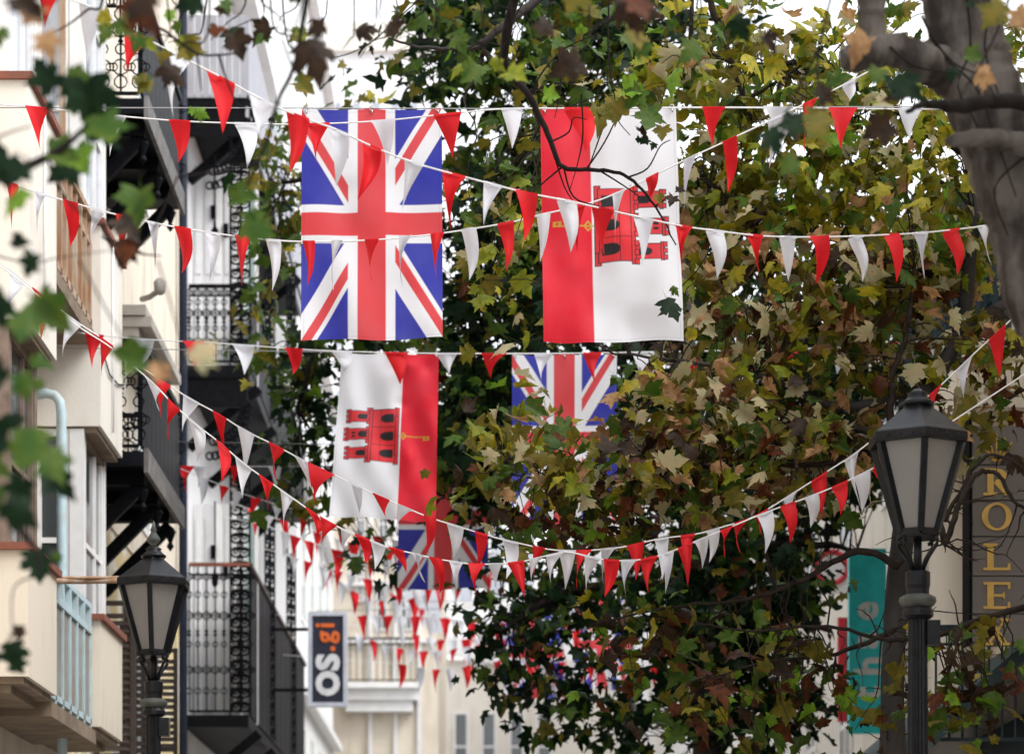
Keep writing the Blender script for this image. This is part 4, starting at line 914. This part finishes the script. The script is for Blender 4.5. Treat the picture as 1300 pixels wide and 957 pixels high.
class Tree:
    def __init__(s, loc, label, tw='twig', small=False, group=None):
        s.root = thing('plane_tree', loc, label, 'tree', 'plane trees along the street')
        s.limb_pts = []; s.leaves = []; s.tw = MB(); s.twm = tw; s.small = small
    def limb(s, pts, rads, name='limb', m='bark', n=8, wig=.0, ref=True, rough=0.0, fine=6):
        q = smooth([tuple(p) + (r,) for p, r in zip(pts, rads)], fine)
        q = [(Vector(p[:3]) + Vector((R(-1, 1), R(-1, 1), R(-1, 1))) * wig, max(.002, p[3] * R(.94, 1.06))) for p in q]
        mb = MB().tube([p for p, _ in q], [r for _, r in q], n)
        if rough:
            mb.v = [tuple(Vector(v) + (noise.noise_vector(Vector((v[0] * 9, v[1] * 9, v[2] * 3.5))) + .6 * noise.noise_vector(Vector((v[0] * 26, v[1] * 26, v[2] * 11)))) * rough) for v in mb.v]
        mb.build(name, m, s.root, True)
        if ref: s.limb_pts += [p for p, _ in q]
    def plimb(s, path, Y, r0, r1, **k):
        """limb from photo positions; Y one distance or one per point; radii in metres"""
        Ys = Y if hasattr(Y, '__len__') else [Y] * len(path)
        s.limb([P(x, y, yy) for (x, y), yy in zip(path, Ys)], [r0 + (r1 - r0) * i / (len(path) - 1) for i in range(len(path))], **k)
    def twig(s, a, b, r0=.009, r1=.003, sag=.1, n=5, k=7):
        a = Vector(a); b = Vector(b); L = (b - a).length; pts = []
        w1 = Vector((R(-1, 1), R(-1, 1), R(-1, 1))) * L * .10; w2 = Vector((R(-1, 1), R(-1, 1), R(-1, 1))) * L * .05
        for i in range(k + 1):
            t = i / k
            pts.append(a.lerp(b, t) + w1 * math.sin(math.pi * t) + w2 * math.sin(3 * math.pi * t) + Vector((0, 0, sag * L * math.sin(math.pi * t))) + Vector((R(-1, 1), R(-1, 1), R(-1, 1))) * L * .012)
        s.tw.tube(pts, [r0 + (r1 - r0) * i / k for i in range(k + 1)], n, cap=False)
        return pts
    def ptwig(s, path, Y, r0, r1):
        q = smooth([tuple(P(x, y, Y + R(-.05, .05))) for x, y in path], 4)
        s.tw.tube(q, [r0 + (r1 - r0) * i / (len(q) - 1) for i in range(len(q))], 6, cap=False)
        return [Vector(p) for p in q]
    def leaf(s, p, size, m, face=None):
        s.leaves.append((Vector(p), size, m, random.randrange(3 if s.small else 8), leaf_rot(face)))
    def cluster(s, c, nl, size, pal, spread, reach=2.2, tw=True):
        c = Vector(c)
        if tw and s.limb_pts:
            near = min(s.limb_pts, key=lambda q: (q - c).length_squared + R(0, .3))
            d = near - c
            a = near if d.length < reach else c + d.normalized() * reach
            pts = s.twig(a, c, .008 if d.length > .6 else .005, .0025)
            spots = pts[len(pts) // 2:]
        else: spots = [c]
        for i in range(nl):
            p = random.choice(spots).lerp(c, R(.2, 1)) + Vector((random.gauss(0, 1), random.gauss(0, 1), random.gauss(-.15, .8))) * spread
            s.leaf(p, size * R(.5, 1.25), pick(pal))
    def blob(s, px, py, Y, rx, ry, rY, n, pal, nl=5, size=.17, spread=.13, tw=True, reach=2.2):
        k = 0
        while k < n:
            u, v, w_ = R(-1, 1), R(-1, 1), R(-1, 1)
            if u * u + v * v + w_ * w_ > 1: continue
            k += 1
            c = P(px + u * rx, py + v * ry, Y) + Vector((0, w_ * rY, 0))
            s.cluster(c, nl + random.randrange(-1, 2), size, PAL[pal], spread, reach, tw)
    def finish(s, keep=300):
        if s.tw.f:
            o = s.tw.build('twigs', s.twm, s.root, True); o['kind'] = 'stuff'
        def seen(l):
            q = l[0]; px = VX + FPX * q.x / q.y; py = VY - FPX * (q.z - CZ) / q.y
            return -10 < px < 1310 and -10 < py < 965
        order = sorted(range(len(s.leaves)), key=lambda i: (not seen(s.leaves[i]), s.leaves[i][0].y / s.leaves[i][1] * .17))
        top = set(order[:keep])
        for i in order[:keep]:
            p, sz, m, k, rot = s.leaves[i]
            shared('leaf', leaf_mesh(k, m, s.small), s.root, p, rot.to_4x4() @ Matrix.Scale(sz, 4))
        rest = [l for i, l in enumerate(s.leaves) if i not in top]
        if not rest: return
        mats_ = sorted(set(l[2] for l in rest)); base = LEAVES_S if s.small else LEAVES
        V, F, MI = [], [], []; off = 0; org = np.array(ROOT[s.root.name])
        for p, sz, m, k, rot in rest:
            v, f = base[k]
            V.append(v @ np.array(rot).T * sz + (np.array(p) - org)); F.append(f + off); off += len(v); MI.append(np.full(len(f), mats_.index(m), dtype=np.int32))
        V = np.concatenate(V); F = np.concatenate(F); MI = np.concatenate(MI)
        me = bpy.data.meshes.new('crown'); me.vertices.add(len(V)); me.vertices.foreach_set('co', V.reshape(-1).astype(np.float32))
        me.loops.add(len(F) * 3); me.loops.foreach_set('vertex_index', F.reshape(-1).astype(np.int32))
        me.polygons.add(len(F)); me.polygons.foreach_set('loop_start', np.arange(0, len(F) * 3, 3, dtype=np.int32))
        for m in mats_: me.materials.append(MATS[m])
        me.polygons.foreach_set('material_index', MI); me.polygons.foreach_set('use_smooth', np.ones(len(F), dtype=bool)); me.update()
        o = bpy.data.objects.new('crown', me); link(o, s.root); o['kind'] = 'stuff'

# --- dark tree behind the flags
T3 = Tree((P(900, 0, 29).x, 29, 0), 'dark green dense plane tree behind the flags, middle of the street', 'twig_dark', small=True)
T3.limb([(2.29, 29, 0), (2.28, 29, 2.5), P(898, 860, 29), P(880, 600, 29), P(850, 300, 29), P(790, 0, 29), P(740, -150, 29)], [.26, .2, .17, .15, .12, .09, .05], 'trunk')
for path, Y in (([(885, 650), (800, 560), (690, 520), (600, 560)], 28.6), ([(865, 430), (760, 330), (660, 290), (560, 300), (430, 400), (375, 520)], 30), ([(850, 300), (760, 180), (660, 120), (560, 70)], 28.5),
                ([(880, 600), (980, 500), (1080, 400), (1160, 250)], 30), ([(890, 760), (800, 740), (700, 760), (640, 800)], 28.8), ([(890, 720), (1000, 690), (1090, 700)], 29), ([(860, 350), (960, 220), (1000, 60)], 30),
                ([(560, 300), (460, 230), (360, 230)], 31)):
    T3.plimb(path, Y, .09, .02, m='twig_dark', wig=.02)
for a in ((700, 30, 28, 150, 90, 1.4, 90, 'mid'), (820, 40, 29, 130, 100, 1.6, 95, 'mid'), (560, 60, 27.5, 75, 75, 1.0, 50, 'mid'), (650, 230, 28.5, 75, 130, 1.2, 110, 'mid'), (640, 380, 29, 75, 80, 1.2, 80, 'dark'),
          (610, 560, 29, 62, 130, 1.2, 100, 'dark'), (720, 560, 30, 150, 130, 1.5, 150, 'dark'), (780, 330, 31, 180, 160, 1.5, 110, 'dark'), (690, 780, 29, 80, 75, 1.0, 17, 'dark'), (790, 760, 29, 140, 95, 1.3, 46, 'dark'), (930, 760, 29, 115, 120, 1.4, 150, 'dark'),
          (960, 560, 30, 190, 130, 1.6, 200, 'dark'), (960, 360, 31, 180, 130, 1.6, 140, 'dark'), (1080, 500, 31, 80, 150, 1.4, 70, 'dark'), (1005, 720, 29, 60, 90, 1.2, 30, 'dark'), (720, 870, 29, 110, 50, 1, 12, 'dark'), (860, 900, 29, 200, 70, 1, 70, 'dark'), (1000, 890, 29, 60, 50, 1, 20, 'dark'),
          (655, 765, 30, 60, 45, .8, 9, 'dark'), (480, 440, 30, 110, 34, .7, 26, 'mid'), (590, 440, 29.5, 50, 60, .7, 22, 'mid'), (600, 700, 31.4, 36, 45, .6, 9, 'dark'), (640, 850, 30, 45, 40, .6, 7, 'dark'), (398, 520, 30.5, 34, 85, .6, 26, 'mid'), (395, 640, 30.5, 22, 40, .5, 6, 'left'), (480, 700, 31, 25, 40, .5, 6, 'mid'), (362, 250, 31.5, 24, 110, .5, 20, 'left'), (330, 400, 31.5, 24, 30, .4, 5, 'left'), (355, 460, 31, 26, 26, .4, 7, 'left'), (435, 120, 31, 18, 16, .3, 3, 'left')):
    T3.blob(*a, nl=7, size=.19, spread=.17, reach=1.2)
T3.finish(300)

# --- autumn tree on the right, in focus
T2 = Tree((P(1136, 0, 20).x, 20, 0), 'autumn plane tree with olive, tan and rust leaves filling the right', 'twig')
T2.limb([(2.89, 20, 0), (2.89, 20, 2.0), P(1133, 900, 20), P(1136, 800, 20), P(1142, 720, 20), P(1152, 640, 20), P(1165, 560, 20), P(1180, 495, 20), P(1214, 432, 20), P(1226, 380, 20.1), P(1235, 200, 20.4), P(1200, -60, 20.8)], [.2, .16, .09, .085, .08, .075, .07, .062, .055, .05, .045, .03], 'trunk')
for path, Y, r0, r1 in (
    ([(1214, 432), (1245, 408), (1272, 388), (1320, 360)], 20, .05, .035), ([(1180, 495), (1140, 500), (1090, 515), (1045, 512), (1000, 492), (960, 476), (890, 462), (800, 450)], 19.9, .045, .010),
    ([(1165, 560), (1120, 553), (1095, 545), (1062, 540), (1030, 548), (1013, 566)], 19.6, .04, .012), ([(1150, 640), (1133, 560), (1131, 500), (1134, 470), (1146, 440), (1155, 400), (1160, 340)], 19.6, .035, .012),
    ([(1155, 620), (1100, 575), (1040, 590), (940, 590), (840, 600), (740, 615), (640, 600)], 19.7, .03, .006), ([(1226, 380), (1150, 330), (1050, 300), (960, 270), (880, 220)], 20.4, .04, .010), ([(1235, 200), (1120, 130), (1020, 80), (960, 90), (880, 60)], 20.5, .035, .008),
    ([(1142, 720), (1090, 700), (1020, 735), (950, 760), (850, 770), (760, 790)], 19.8, .03, .006), ([(1320, 765), (1250, 785), (1190, 806), (1130, 812), (1050, 795), (960, 800), (880, 790)], 19.0, .026, .005),
    ([(1136, 800), (1060, 830), (980, 838), (900, 860)], 19.5, .02, .005), ([(1200, 690), (1218, 640), (1236, 606), (1252, 598), (1270, 606), (1290, 640), (1330, 650)], 18.6, .022, .010), ([(1200, 660), (1240, 590), (1275, 580), (1330, 620)], 18.8, .016, .008),
    ([(1165, 560), (1200, 690)], 19.4, .03, .022), ([(1200, -60), (1050, -130), (850, -120), (690, -5), (640, 32), (613, 54), (602, 61), (540, 61), (497, 50)], 21, .05, .008), ([(613, 56), (612, 73), (601, 99), (588, 130)], 21, .025, .008), ([(613, 66), (648, 97), (672, 128), (690, 170)], 21, .024, .006),
    ([(900, -110), (903, 0), (918, 40), (930, 80), (945, 128), (955, 150)], 20.2, .028, .012), ([(880, -115), (876, 40), (868, 100)], 20.2, .022, .009), ([(945, 128), (1000, 95), (1060, 45)], 20.2, .014, .005)):
    T2.plimb(path, Y, r0, r1, m='twig' if r0 < .045 else 'bark', wig=.008)
for a in ((960, 70, 20.4, 110, 70, 1.0, 44, 'gold'), (1060, 110, 20.6, 60, 40, .8, 10, 'gold'), (1075, 40, 20.8, 50, 50, .6, 7, 'gold'), (1150, 130, 20.6, 50, 50, .6, 12, 'gold'), (1285, 60, 21, 30, 70, .6, 7, 'gold'), (1010, 210, 20.6, 150, 90, 1.0, 70, 'gold'), (1130, 250, 20.3, 110, 100, 1.0, 62, 'gold'), (900, 250, 20.8, 50, 130, .8, 38, 'gold'), (840, 110, 21, 60, 50, .6, 12, 'gold'), (720, 100, 21.2, 90, 70, .6, 14, 'left'),
          (990, 350, 20, 150, 70, .9, 44, 'tan'), (1130, 380, 20, 100, 70, .9, 38, 'tan'), (900, 420, 20.4, 70, 60, .8, 20, 'tan'), (1050, 450, 20, 130, 50, .8, 22, 'tan'), (1215, 330, 20.6, 50, 110, .8, 26, 'gold'), (1270, 150, 21, 45, 130, .8, 16, 'gold'), (1265, 460, 19.8, 50, 60, .6, 14, 'tan'), (1240, 540, 19.8, 50, 40, .6, 9, 'tan'),
          (870, 520, 19.9, 90, 45, .8, 30, 'tan'), (980, 530, 19.8, 120, 60, .8, 30, 'tan'), (1070, 550, 19.8, 60, 50, .6, 16, 'tan'), (750, 595, 19.6, 110, 45, .7, 23, 'tan'), (645, 605, 19.6, 55, 45, .6, 8, 'tan'), (700, 540, 19.8, 60, 40, .6, 4, 'tan'), (860, 620, 19.8, 120, 40, .8, 20, 'tan'), (1000, 610, 20, 100, 35, .7, 11, 'tan'), (640, 480, 20, 30, 60, .5, 4, 'gold'),
          (690, 670, 19.6, 65, 35, .5, 11, 'low'), (780, 650, 19.8, 90, 30, .6, 16, 'low'), (830, 790, 19.9, 70, 45, .7, 7, 'low'), (930, 790, 19.9, 90, 60, .7, 5, 'low'), (1000, 840, 19.4, 70, 40, .6, 6, 'low'), (1160, 800, 19.0, 30, 40, .5, 2, 'low'), (1240, 840, 18.8, 60, 30, .5, 5, 'low'), (850, 870, 20, 130, 30, .6, 7, 'low'), (610, 230, 20.8, 40, 60, .5, 5, 'left'), (635, 330, 20.6, 35, 80, .5, 9, 'gold'), (970, 905, 19.6, 140, 40, .6, 11, 'low'), (1200, 900, 19, 90, 30, .5, 8, 'low')):
    T2.blob(*a, nl=6, size=.162, spread=.15, reach=1.4)
for i in range(110):                                                 # bare twigs, lower right
    q = random.choice(T2.limb_pts[-1400:]); 
    px, py = R(940, 1300), R(600, 930); c = P(px, py, R(18.6, 20))
    near = min(T2.limb_pts, key=lambda q: (q - c).length_squared)
    if (near - c).length < 1.3: T2.twig(near, c, .007, .0022, R(-.15, .15))
for i in range(46):                                                 # seed balls
    c = P(R(640, 1250), R(150, 620), R(19.4, 20.6))
    near = min(T2.limb_pts, key=lambda q: (q - c).length_squared)
    if (near - c).length < .9:
        T2.twig(near, c, .003, .0015, .1); T2.tw.lathe([(.002, -.016), (.013, -.010), (.017, 0), (.013, .010), (.002, .016)], 8, c)
T2.finish(300)

# --- near tree at the right edge: leaning trunk with a cut limb
T1 = Tree((2.75, 12.2, 0), 'thick grey leaning plane trunk with a forked limb at the right edge', 'twig_dark')
T1.limb([(2.85, 12.2, 0), (2.78, 12.2, 1.5), (2.65, 12.2, 3.0), P(1352, 470, 12.2), P(1322, 380, 12.2), P(1296, 280, 12.2), P(1268, 180, 12.2), P(1240, 90, 12.2), P(1216, 0, 12.2), P(1195, -120, 12.2), P(1170, -300, 12.2)], [.30, .22, .185, .150, .148, .152, .160, .162, .160, .15, .12], 'trunk', m='bark_near', n=40, wig=.0, rough=.022, fine=14)
T1.limb([P(1250, 130, 12.15), P(1205, 96, 12.1), P(1165, 74, 12.0), P(1125, 62, 12.0), P(1092, 70, 11.95), P(1066, 76, 11.9)], [.12, .090, .070, .062, .060, .034], 'limb', m='bark_near', n=28, rough=.02, fine=14)
T1.limb([P(1112, 66, 12.0), P(1107, 30, 12.0), P(1106, -40, 12.0), P(1098, -160, 12.1)], [.070, .060, .064, .05], 'limb', m='bark_near', n=28, rough=.016, fine=14)
T1.limb([P(1330, 138, 12.0), P(1270, 128, 11.8), P(1215, 136, 11.6), P(1180, 132, 11.5), P(1150, 142, 11.4)], [.035, .032, .028, .018, .008], 'limb', m='twig_dark', n=8, wig=.006)
T1.limb([P(1350, 190, 12.0), P(1290, 182, 11.9), P(1245, 174, 11.8), P(1214, 178, 11.75), P(1204, 180, 11.74)], [.05, .046, .036, .028, .012], 'limb', m='bark_near', n=20, rough=.016, fine=10)
T1.limb([P(1098, -160, 12.1), P(900, -190, 14), P(700, -90, 16), P(640, 60, 16.6), P(672, 122, 16.7), P(700, 180, 16.7), P(714, 212, 16.7), P(760, 216, 16.7), P(798, 225, 16.7), P(832, 262, 16.7), P(858, 312, 16.7)], [.05, .04, .03, .026, .02, .017, .014, .012, .010, .007, .004], 'limb', m='twig_dark', wig=.004)
for path in ([(775, -40), (772, 60), (781, 128), (784, 152), (800, 172)], [(700, 180), (722, 168), (728, 150), (745, 152)], [(714, 212), (690, 232), (672, 252), (655, 300)], [(716, 214), (728, 250), (760, 262), (790, 270)], [(745, 214), (768, 180), (786, 140), (790, 110)], [(738, 120), (740, 170), (734, 205), (724, 240)],
             [(672, 122), (690, 90), (720, 60), (770, 40)], [(700, 185), (716, 236), (732, 262)], [(798, 225), (822, 214), (838, 186), (851, 178)], [(770, 150), (752, 200), (746, 216)], [(760, 216), (792, 236), (812, 250)], [(640, 60), (610, 55), (580, 70)], [(832, 262), (850, 250), (864, 256)], [(640, 62), (655, 20), (690, -40)], [(710, 60), (712, 110), (704, 150)]):
    T1.ptwig(path, 16.7, .006, .0025)
for (px, py, s, m) in ((846, 364, 36, 'leaf_deep'), (853, 358, 14, 'leaf_green'), (836, 240, 16, 'leaf_olive'), (858, 236, 14, 'leaf_brown'), (855, 242, 18, 'leaf_brown'), (812, 155, 18, 'leaf_brown'), (824, 172, 14, 'leaf_deep'), (808, 176, 10, 'leaf_deep'), (832, 178, 10, 'leaf_deep'), (842, 152, 22, 'leaf_olive'), (795, 120, 42, 'leaf_olive'), (826, 118, 44, 'leaf_green'), (815, 100, 36, 'leaf_green'), (790, 100, 34, 'leaf_bright'), (760, 120, 40, 'leaf_olive'), (690, 112, 22, 'leaf_bright')):
    T1.leaf(P(px, py + s * .4, 16.6), s / FPX * 16.6, m, (R(-.3, .3), -1, R(0, .6)))
for (px, py, s, m, Y) in ((1240, 100, 30, 'leaf_tan', 10.8), (1104, 62, 44, 'leaf_tan', 10.6), (1225, 78, 26, 'leaf_green', 11.2), (1210, 90, 18, 'leaf_deep', 11), (1228, 8, 14, 'leaf_deep', 10), (1275, 18, 44, 'leaf_olive', 10.4), (1290, 22, 34, 'leaf_tan', 10), (1140, 112, 40, 'leaf_deep', 10.4), (1128, 128, 46, 'leaf_deep', 10.4), (1116, 96, 26, 'leaf_green', 10.6), (1132, 170, 42, 'leaf_brown', 10.8), (1045, 155, 50, 'leaf_olive', 10.2), (1048, 140, 30, 'leaf_brown', 10.2), (1000, 180, 44, 'leaf_deep', 9.6), (975, 176, 36, 'leaf_deep', 9.6), (1010, 210, 30, 'leaf_green', 9.7), (780, 22, 60, 'leaf_brown', 9), (750, 10, 50, 'leaf_olive', 9), (805, 8, 44, 'leaf_rust', 9), (1148, 138, 30, 'leaf_brown', 11), (738, 90, 44, 'leaf_brown', 10.5)):
    T1.leaf(P(px, py - s * .3, Y), s / FPX * Y, m, (R(-.4, .4), -1, R(-.1, .6)))
def pw(tree, path, Y, r0, r1): tree.ptwig(path, Y, r0, r1)
pw(T1, [(1098, -160), (1040, 60), (1046, 130), (1044, 150)], 10.4, .006, .003); pw(T1, [(1040, 60), (1000, 140), (985, 170)], 9.9, .005, .002); pw(T1, [(1300, -60), (1270, 30), (1240, 90), (1225, 110)], 10.8, .006, .002); pw(T1, [(820, -60), (790, 10), (750, 40), (738, 80)], 9.2, .007, .003); pw(T1, [(1180, 132), (1150, 110), (1130, 118)], 11, .006, .003); pw(T1, [(1178, 40), (1210, 80), (1250, 100), (1268, 140)], 11.6, .006, .002)
for path in ([(1170, 20), (1196, 70), (1238, 110), (1262, 170), (1290, 250)], [(1225, -20), (1232, 60), (1216, 110), (1240, 160), (1236, 190)], [(1262, 0), (1250, 60), (1268, 120)], [(1300, 200), (1262, 240), (1280, 300)], [(1130, 60), (1160, 84), (1200, 92)]):
    T1.ptwig(path, 11.93, .006, .003)
T1.finish(300)

# --- near tree at the left, only twigs and hanging leaves reach into the picture
T0 = Tree((-2.5, 8.5, 0), 'dark green near leaves and twigs hanging in at the left edge', 'twig_dark')
T0.limb([(-2.5, 8.5, 0), (-2.48, 8.5, 2), (-2.4, 8.5, 3.6), (-2.2, 8.5, 5.0), (-1.9, 8.5, 6.2)], [.2, .16, .14, .11, .07], 'trunk', n=14)
T0.limb([(-2.2, 8.5, 5.0), P(-200, -150, 8.5), P(120, -120, 9), P(400, -60, 9.2), P(560, -90, 9.4)], [.06, .05, .035, .022, .012], 'limb', m='twig_dark')
T0.limb([(-2.4, 8.5, 3.7), P(-200, 260, 8.3), P(-60, 240, 8), P(60, 200, 8), P(120, 150, 8)], [.04, .03, .02, .012, .006], 'limb', m='twig_dark')
T0.limb([(-2.45, 8.5, 3.0), P(-200, 600, 8.3), P(-40, 620, 8), P(40, 690, 8), P(50, 730, 8)], [.03, .02, .014, .008, .004], 'limb', m='twig_dark')
for path, Y, r in (([(400, -60), (386, 20), (372, 88), (352, 130), (330, 200), (290, 215), (225, 225)], 9.6, .010), ([(120, -120), (130, 0), (112, 12), (92, 28), (64, 45)], 11, .007), ([(120, -120), (190, 20), (210, 40), (250, 68), (278, 70), (300, 68)], 11, .008), ([(250, 68), (255, 110), (256, 116)], 11, .004), ([(278, 70), (287, 100), (300, 130), (312, 140)], 11, .005), ([(372, 88), (358, 42), (392, 40)], 9.6, .004),
                   ([(60, 200), (90, 260), (150, 290), (175, 262)], 8.4, .005), ([(-40, 400), (40, 396), (80, 390)], 7.6, .006), ([(-60, 240), (-10, 180), (40, 160)], 7.8, .005), ([(50, 730), (18, 745), (16, 800), (22, 830)], 8, .003), ([(130, 300), (170, 320), (205, 325)], 10, .006), ([(-20, 320), (40, 335), (70, 328), (140, 318)], 9, .003), ([(330, 200), (300, 270), (296, 310)], 9.6, .005), ([(225, 225), (190, 300), (160, 320)], 10, .004), ([(700, -80), (560, -20), (470, 55), (420, 75)], 14, .006), ([(200, 330), (230, 430), (245, 470)], 8, .003), ([(100, 330), (150, 420), (180, 470)], 8, .003), ([(385, -60), (384, 0), (366, 60)], 9.6, .005)):
    T0.ptwig(path, Y, r, r * .4)
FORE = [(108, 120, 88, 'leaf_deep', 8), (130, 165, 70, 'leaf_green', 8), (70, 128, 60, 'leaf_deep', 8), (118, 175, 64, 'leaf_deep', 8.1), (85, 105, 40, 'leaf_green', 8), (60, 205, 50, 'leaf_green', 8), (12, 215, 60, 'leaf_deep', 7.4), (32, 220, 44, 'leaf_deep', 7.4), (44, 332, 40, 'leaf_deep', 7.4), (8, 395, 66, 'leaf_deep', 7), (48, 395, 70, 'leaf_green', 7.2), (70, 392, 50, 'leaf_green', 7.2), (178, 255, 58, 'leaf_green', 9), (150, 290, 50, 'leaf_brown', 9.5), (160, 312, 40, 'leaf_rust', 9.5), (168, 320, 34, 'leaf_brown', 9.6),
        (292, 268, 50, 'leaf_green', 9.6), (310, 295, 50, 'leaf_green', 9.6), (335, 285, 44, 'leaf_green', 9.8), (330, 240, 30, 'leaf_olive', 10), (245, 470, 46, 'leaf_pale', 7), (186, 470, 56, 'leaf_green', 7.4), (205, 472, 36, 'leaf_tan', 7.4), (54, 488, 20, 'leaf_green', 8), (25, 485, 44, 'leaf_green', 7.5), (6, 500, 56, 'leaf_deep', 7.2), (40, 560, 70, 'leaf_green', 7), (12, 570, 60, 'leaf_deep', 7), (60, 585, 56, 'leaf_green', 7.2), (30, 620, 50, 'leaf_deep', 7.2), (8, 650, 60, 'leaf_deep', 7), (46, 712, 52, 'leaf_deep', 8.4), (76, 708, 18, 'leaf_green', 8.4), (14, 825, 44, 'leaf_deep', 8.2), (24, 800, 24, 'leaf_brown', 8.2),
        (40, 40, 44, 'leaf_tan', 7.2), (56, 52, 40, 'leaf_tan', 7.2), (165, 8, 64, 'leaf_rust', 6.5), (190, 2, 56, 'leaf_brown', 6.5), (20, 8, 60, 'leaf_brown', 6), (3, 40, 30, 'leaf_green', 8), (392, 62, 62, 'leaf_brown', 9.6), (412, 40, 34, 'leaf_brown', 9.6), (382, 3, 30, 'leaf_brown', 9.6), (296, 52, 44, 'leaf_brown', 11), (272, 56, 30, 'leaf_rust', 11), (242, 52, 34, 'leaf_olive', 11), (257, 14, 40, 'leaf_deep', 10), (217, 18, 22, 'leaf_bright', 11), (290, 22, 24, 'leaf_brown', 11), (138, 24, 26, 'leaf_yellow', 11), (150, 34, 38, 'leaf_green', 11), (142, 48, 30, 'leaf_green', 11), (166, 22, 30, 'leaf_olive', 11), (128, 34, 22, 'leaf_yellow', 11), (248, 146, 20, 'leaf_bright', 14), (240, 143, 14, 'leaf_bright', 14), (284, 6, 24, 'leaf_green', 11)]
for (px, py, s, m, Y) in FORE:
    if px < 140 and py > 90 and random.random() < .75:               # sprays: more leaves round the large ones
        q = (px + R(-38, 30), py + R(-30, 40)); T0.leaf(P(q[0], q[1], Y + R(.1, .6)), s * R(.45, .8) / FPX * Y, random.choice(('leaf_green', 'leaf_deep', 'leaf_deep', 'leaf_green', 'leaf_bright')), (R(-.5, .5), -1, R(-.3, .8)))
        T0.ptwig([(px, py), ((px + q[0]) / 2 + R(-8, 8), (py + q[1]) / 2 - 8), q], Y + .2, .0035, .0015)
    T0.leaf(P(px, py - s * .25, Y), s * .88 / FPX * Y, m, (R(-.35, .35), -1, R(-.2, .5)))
for k in range(34):                                                  # thin twigs and small leaves along the top
    px, py, Y = R(130, 1000), R(-10, 45), R(10.5, 13)
    q = (px + R(-50, 50), py + R(10, 60)); T0.ptwig([(px + R(-20, 20), -70), (px, py), ((px + q[0]) / 2 + R(-10, 10), (py + q[1]) / 2), q], Y, .005, .0018)
    for j in range(random.randrange(0, 3)):
        T0.leaf(P(q[0] + R(-14, 14), q[1] + R(-10, 16), Y), R(.06, .13), random.choice(('leaf_green', 'leaf_olive', 'leaf_brown', 'leaf_deep', 'leaf_lime')), (R(-.5, .5), -1, R(-.3, .8)))
T0.finish(300)
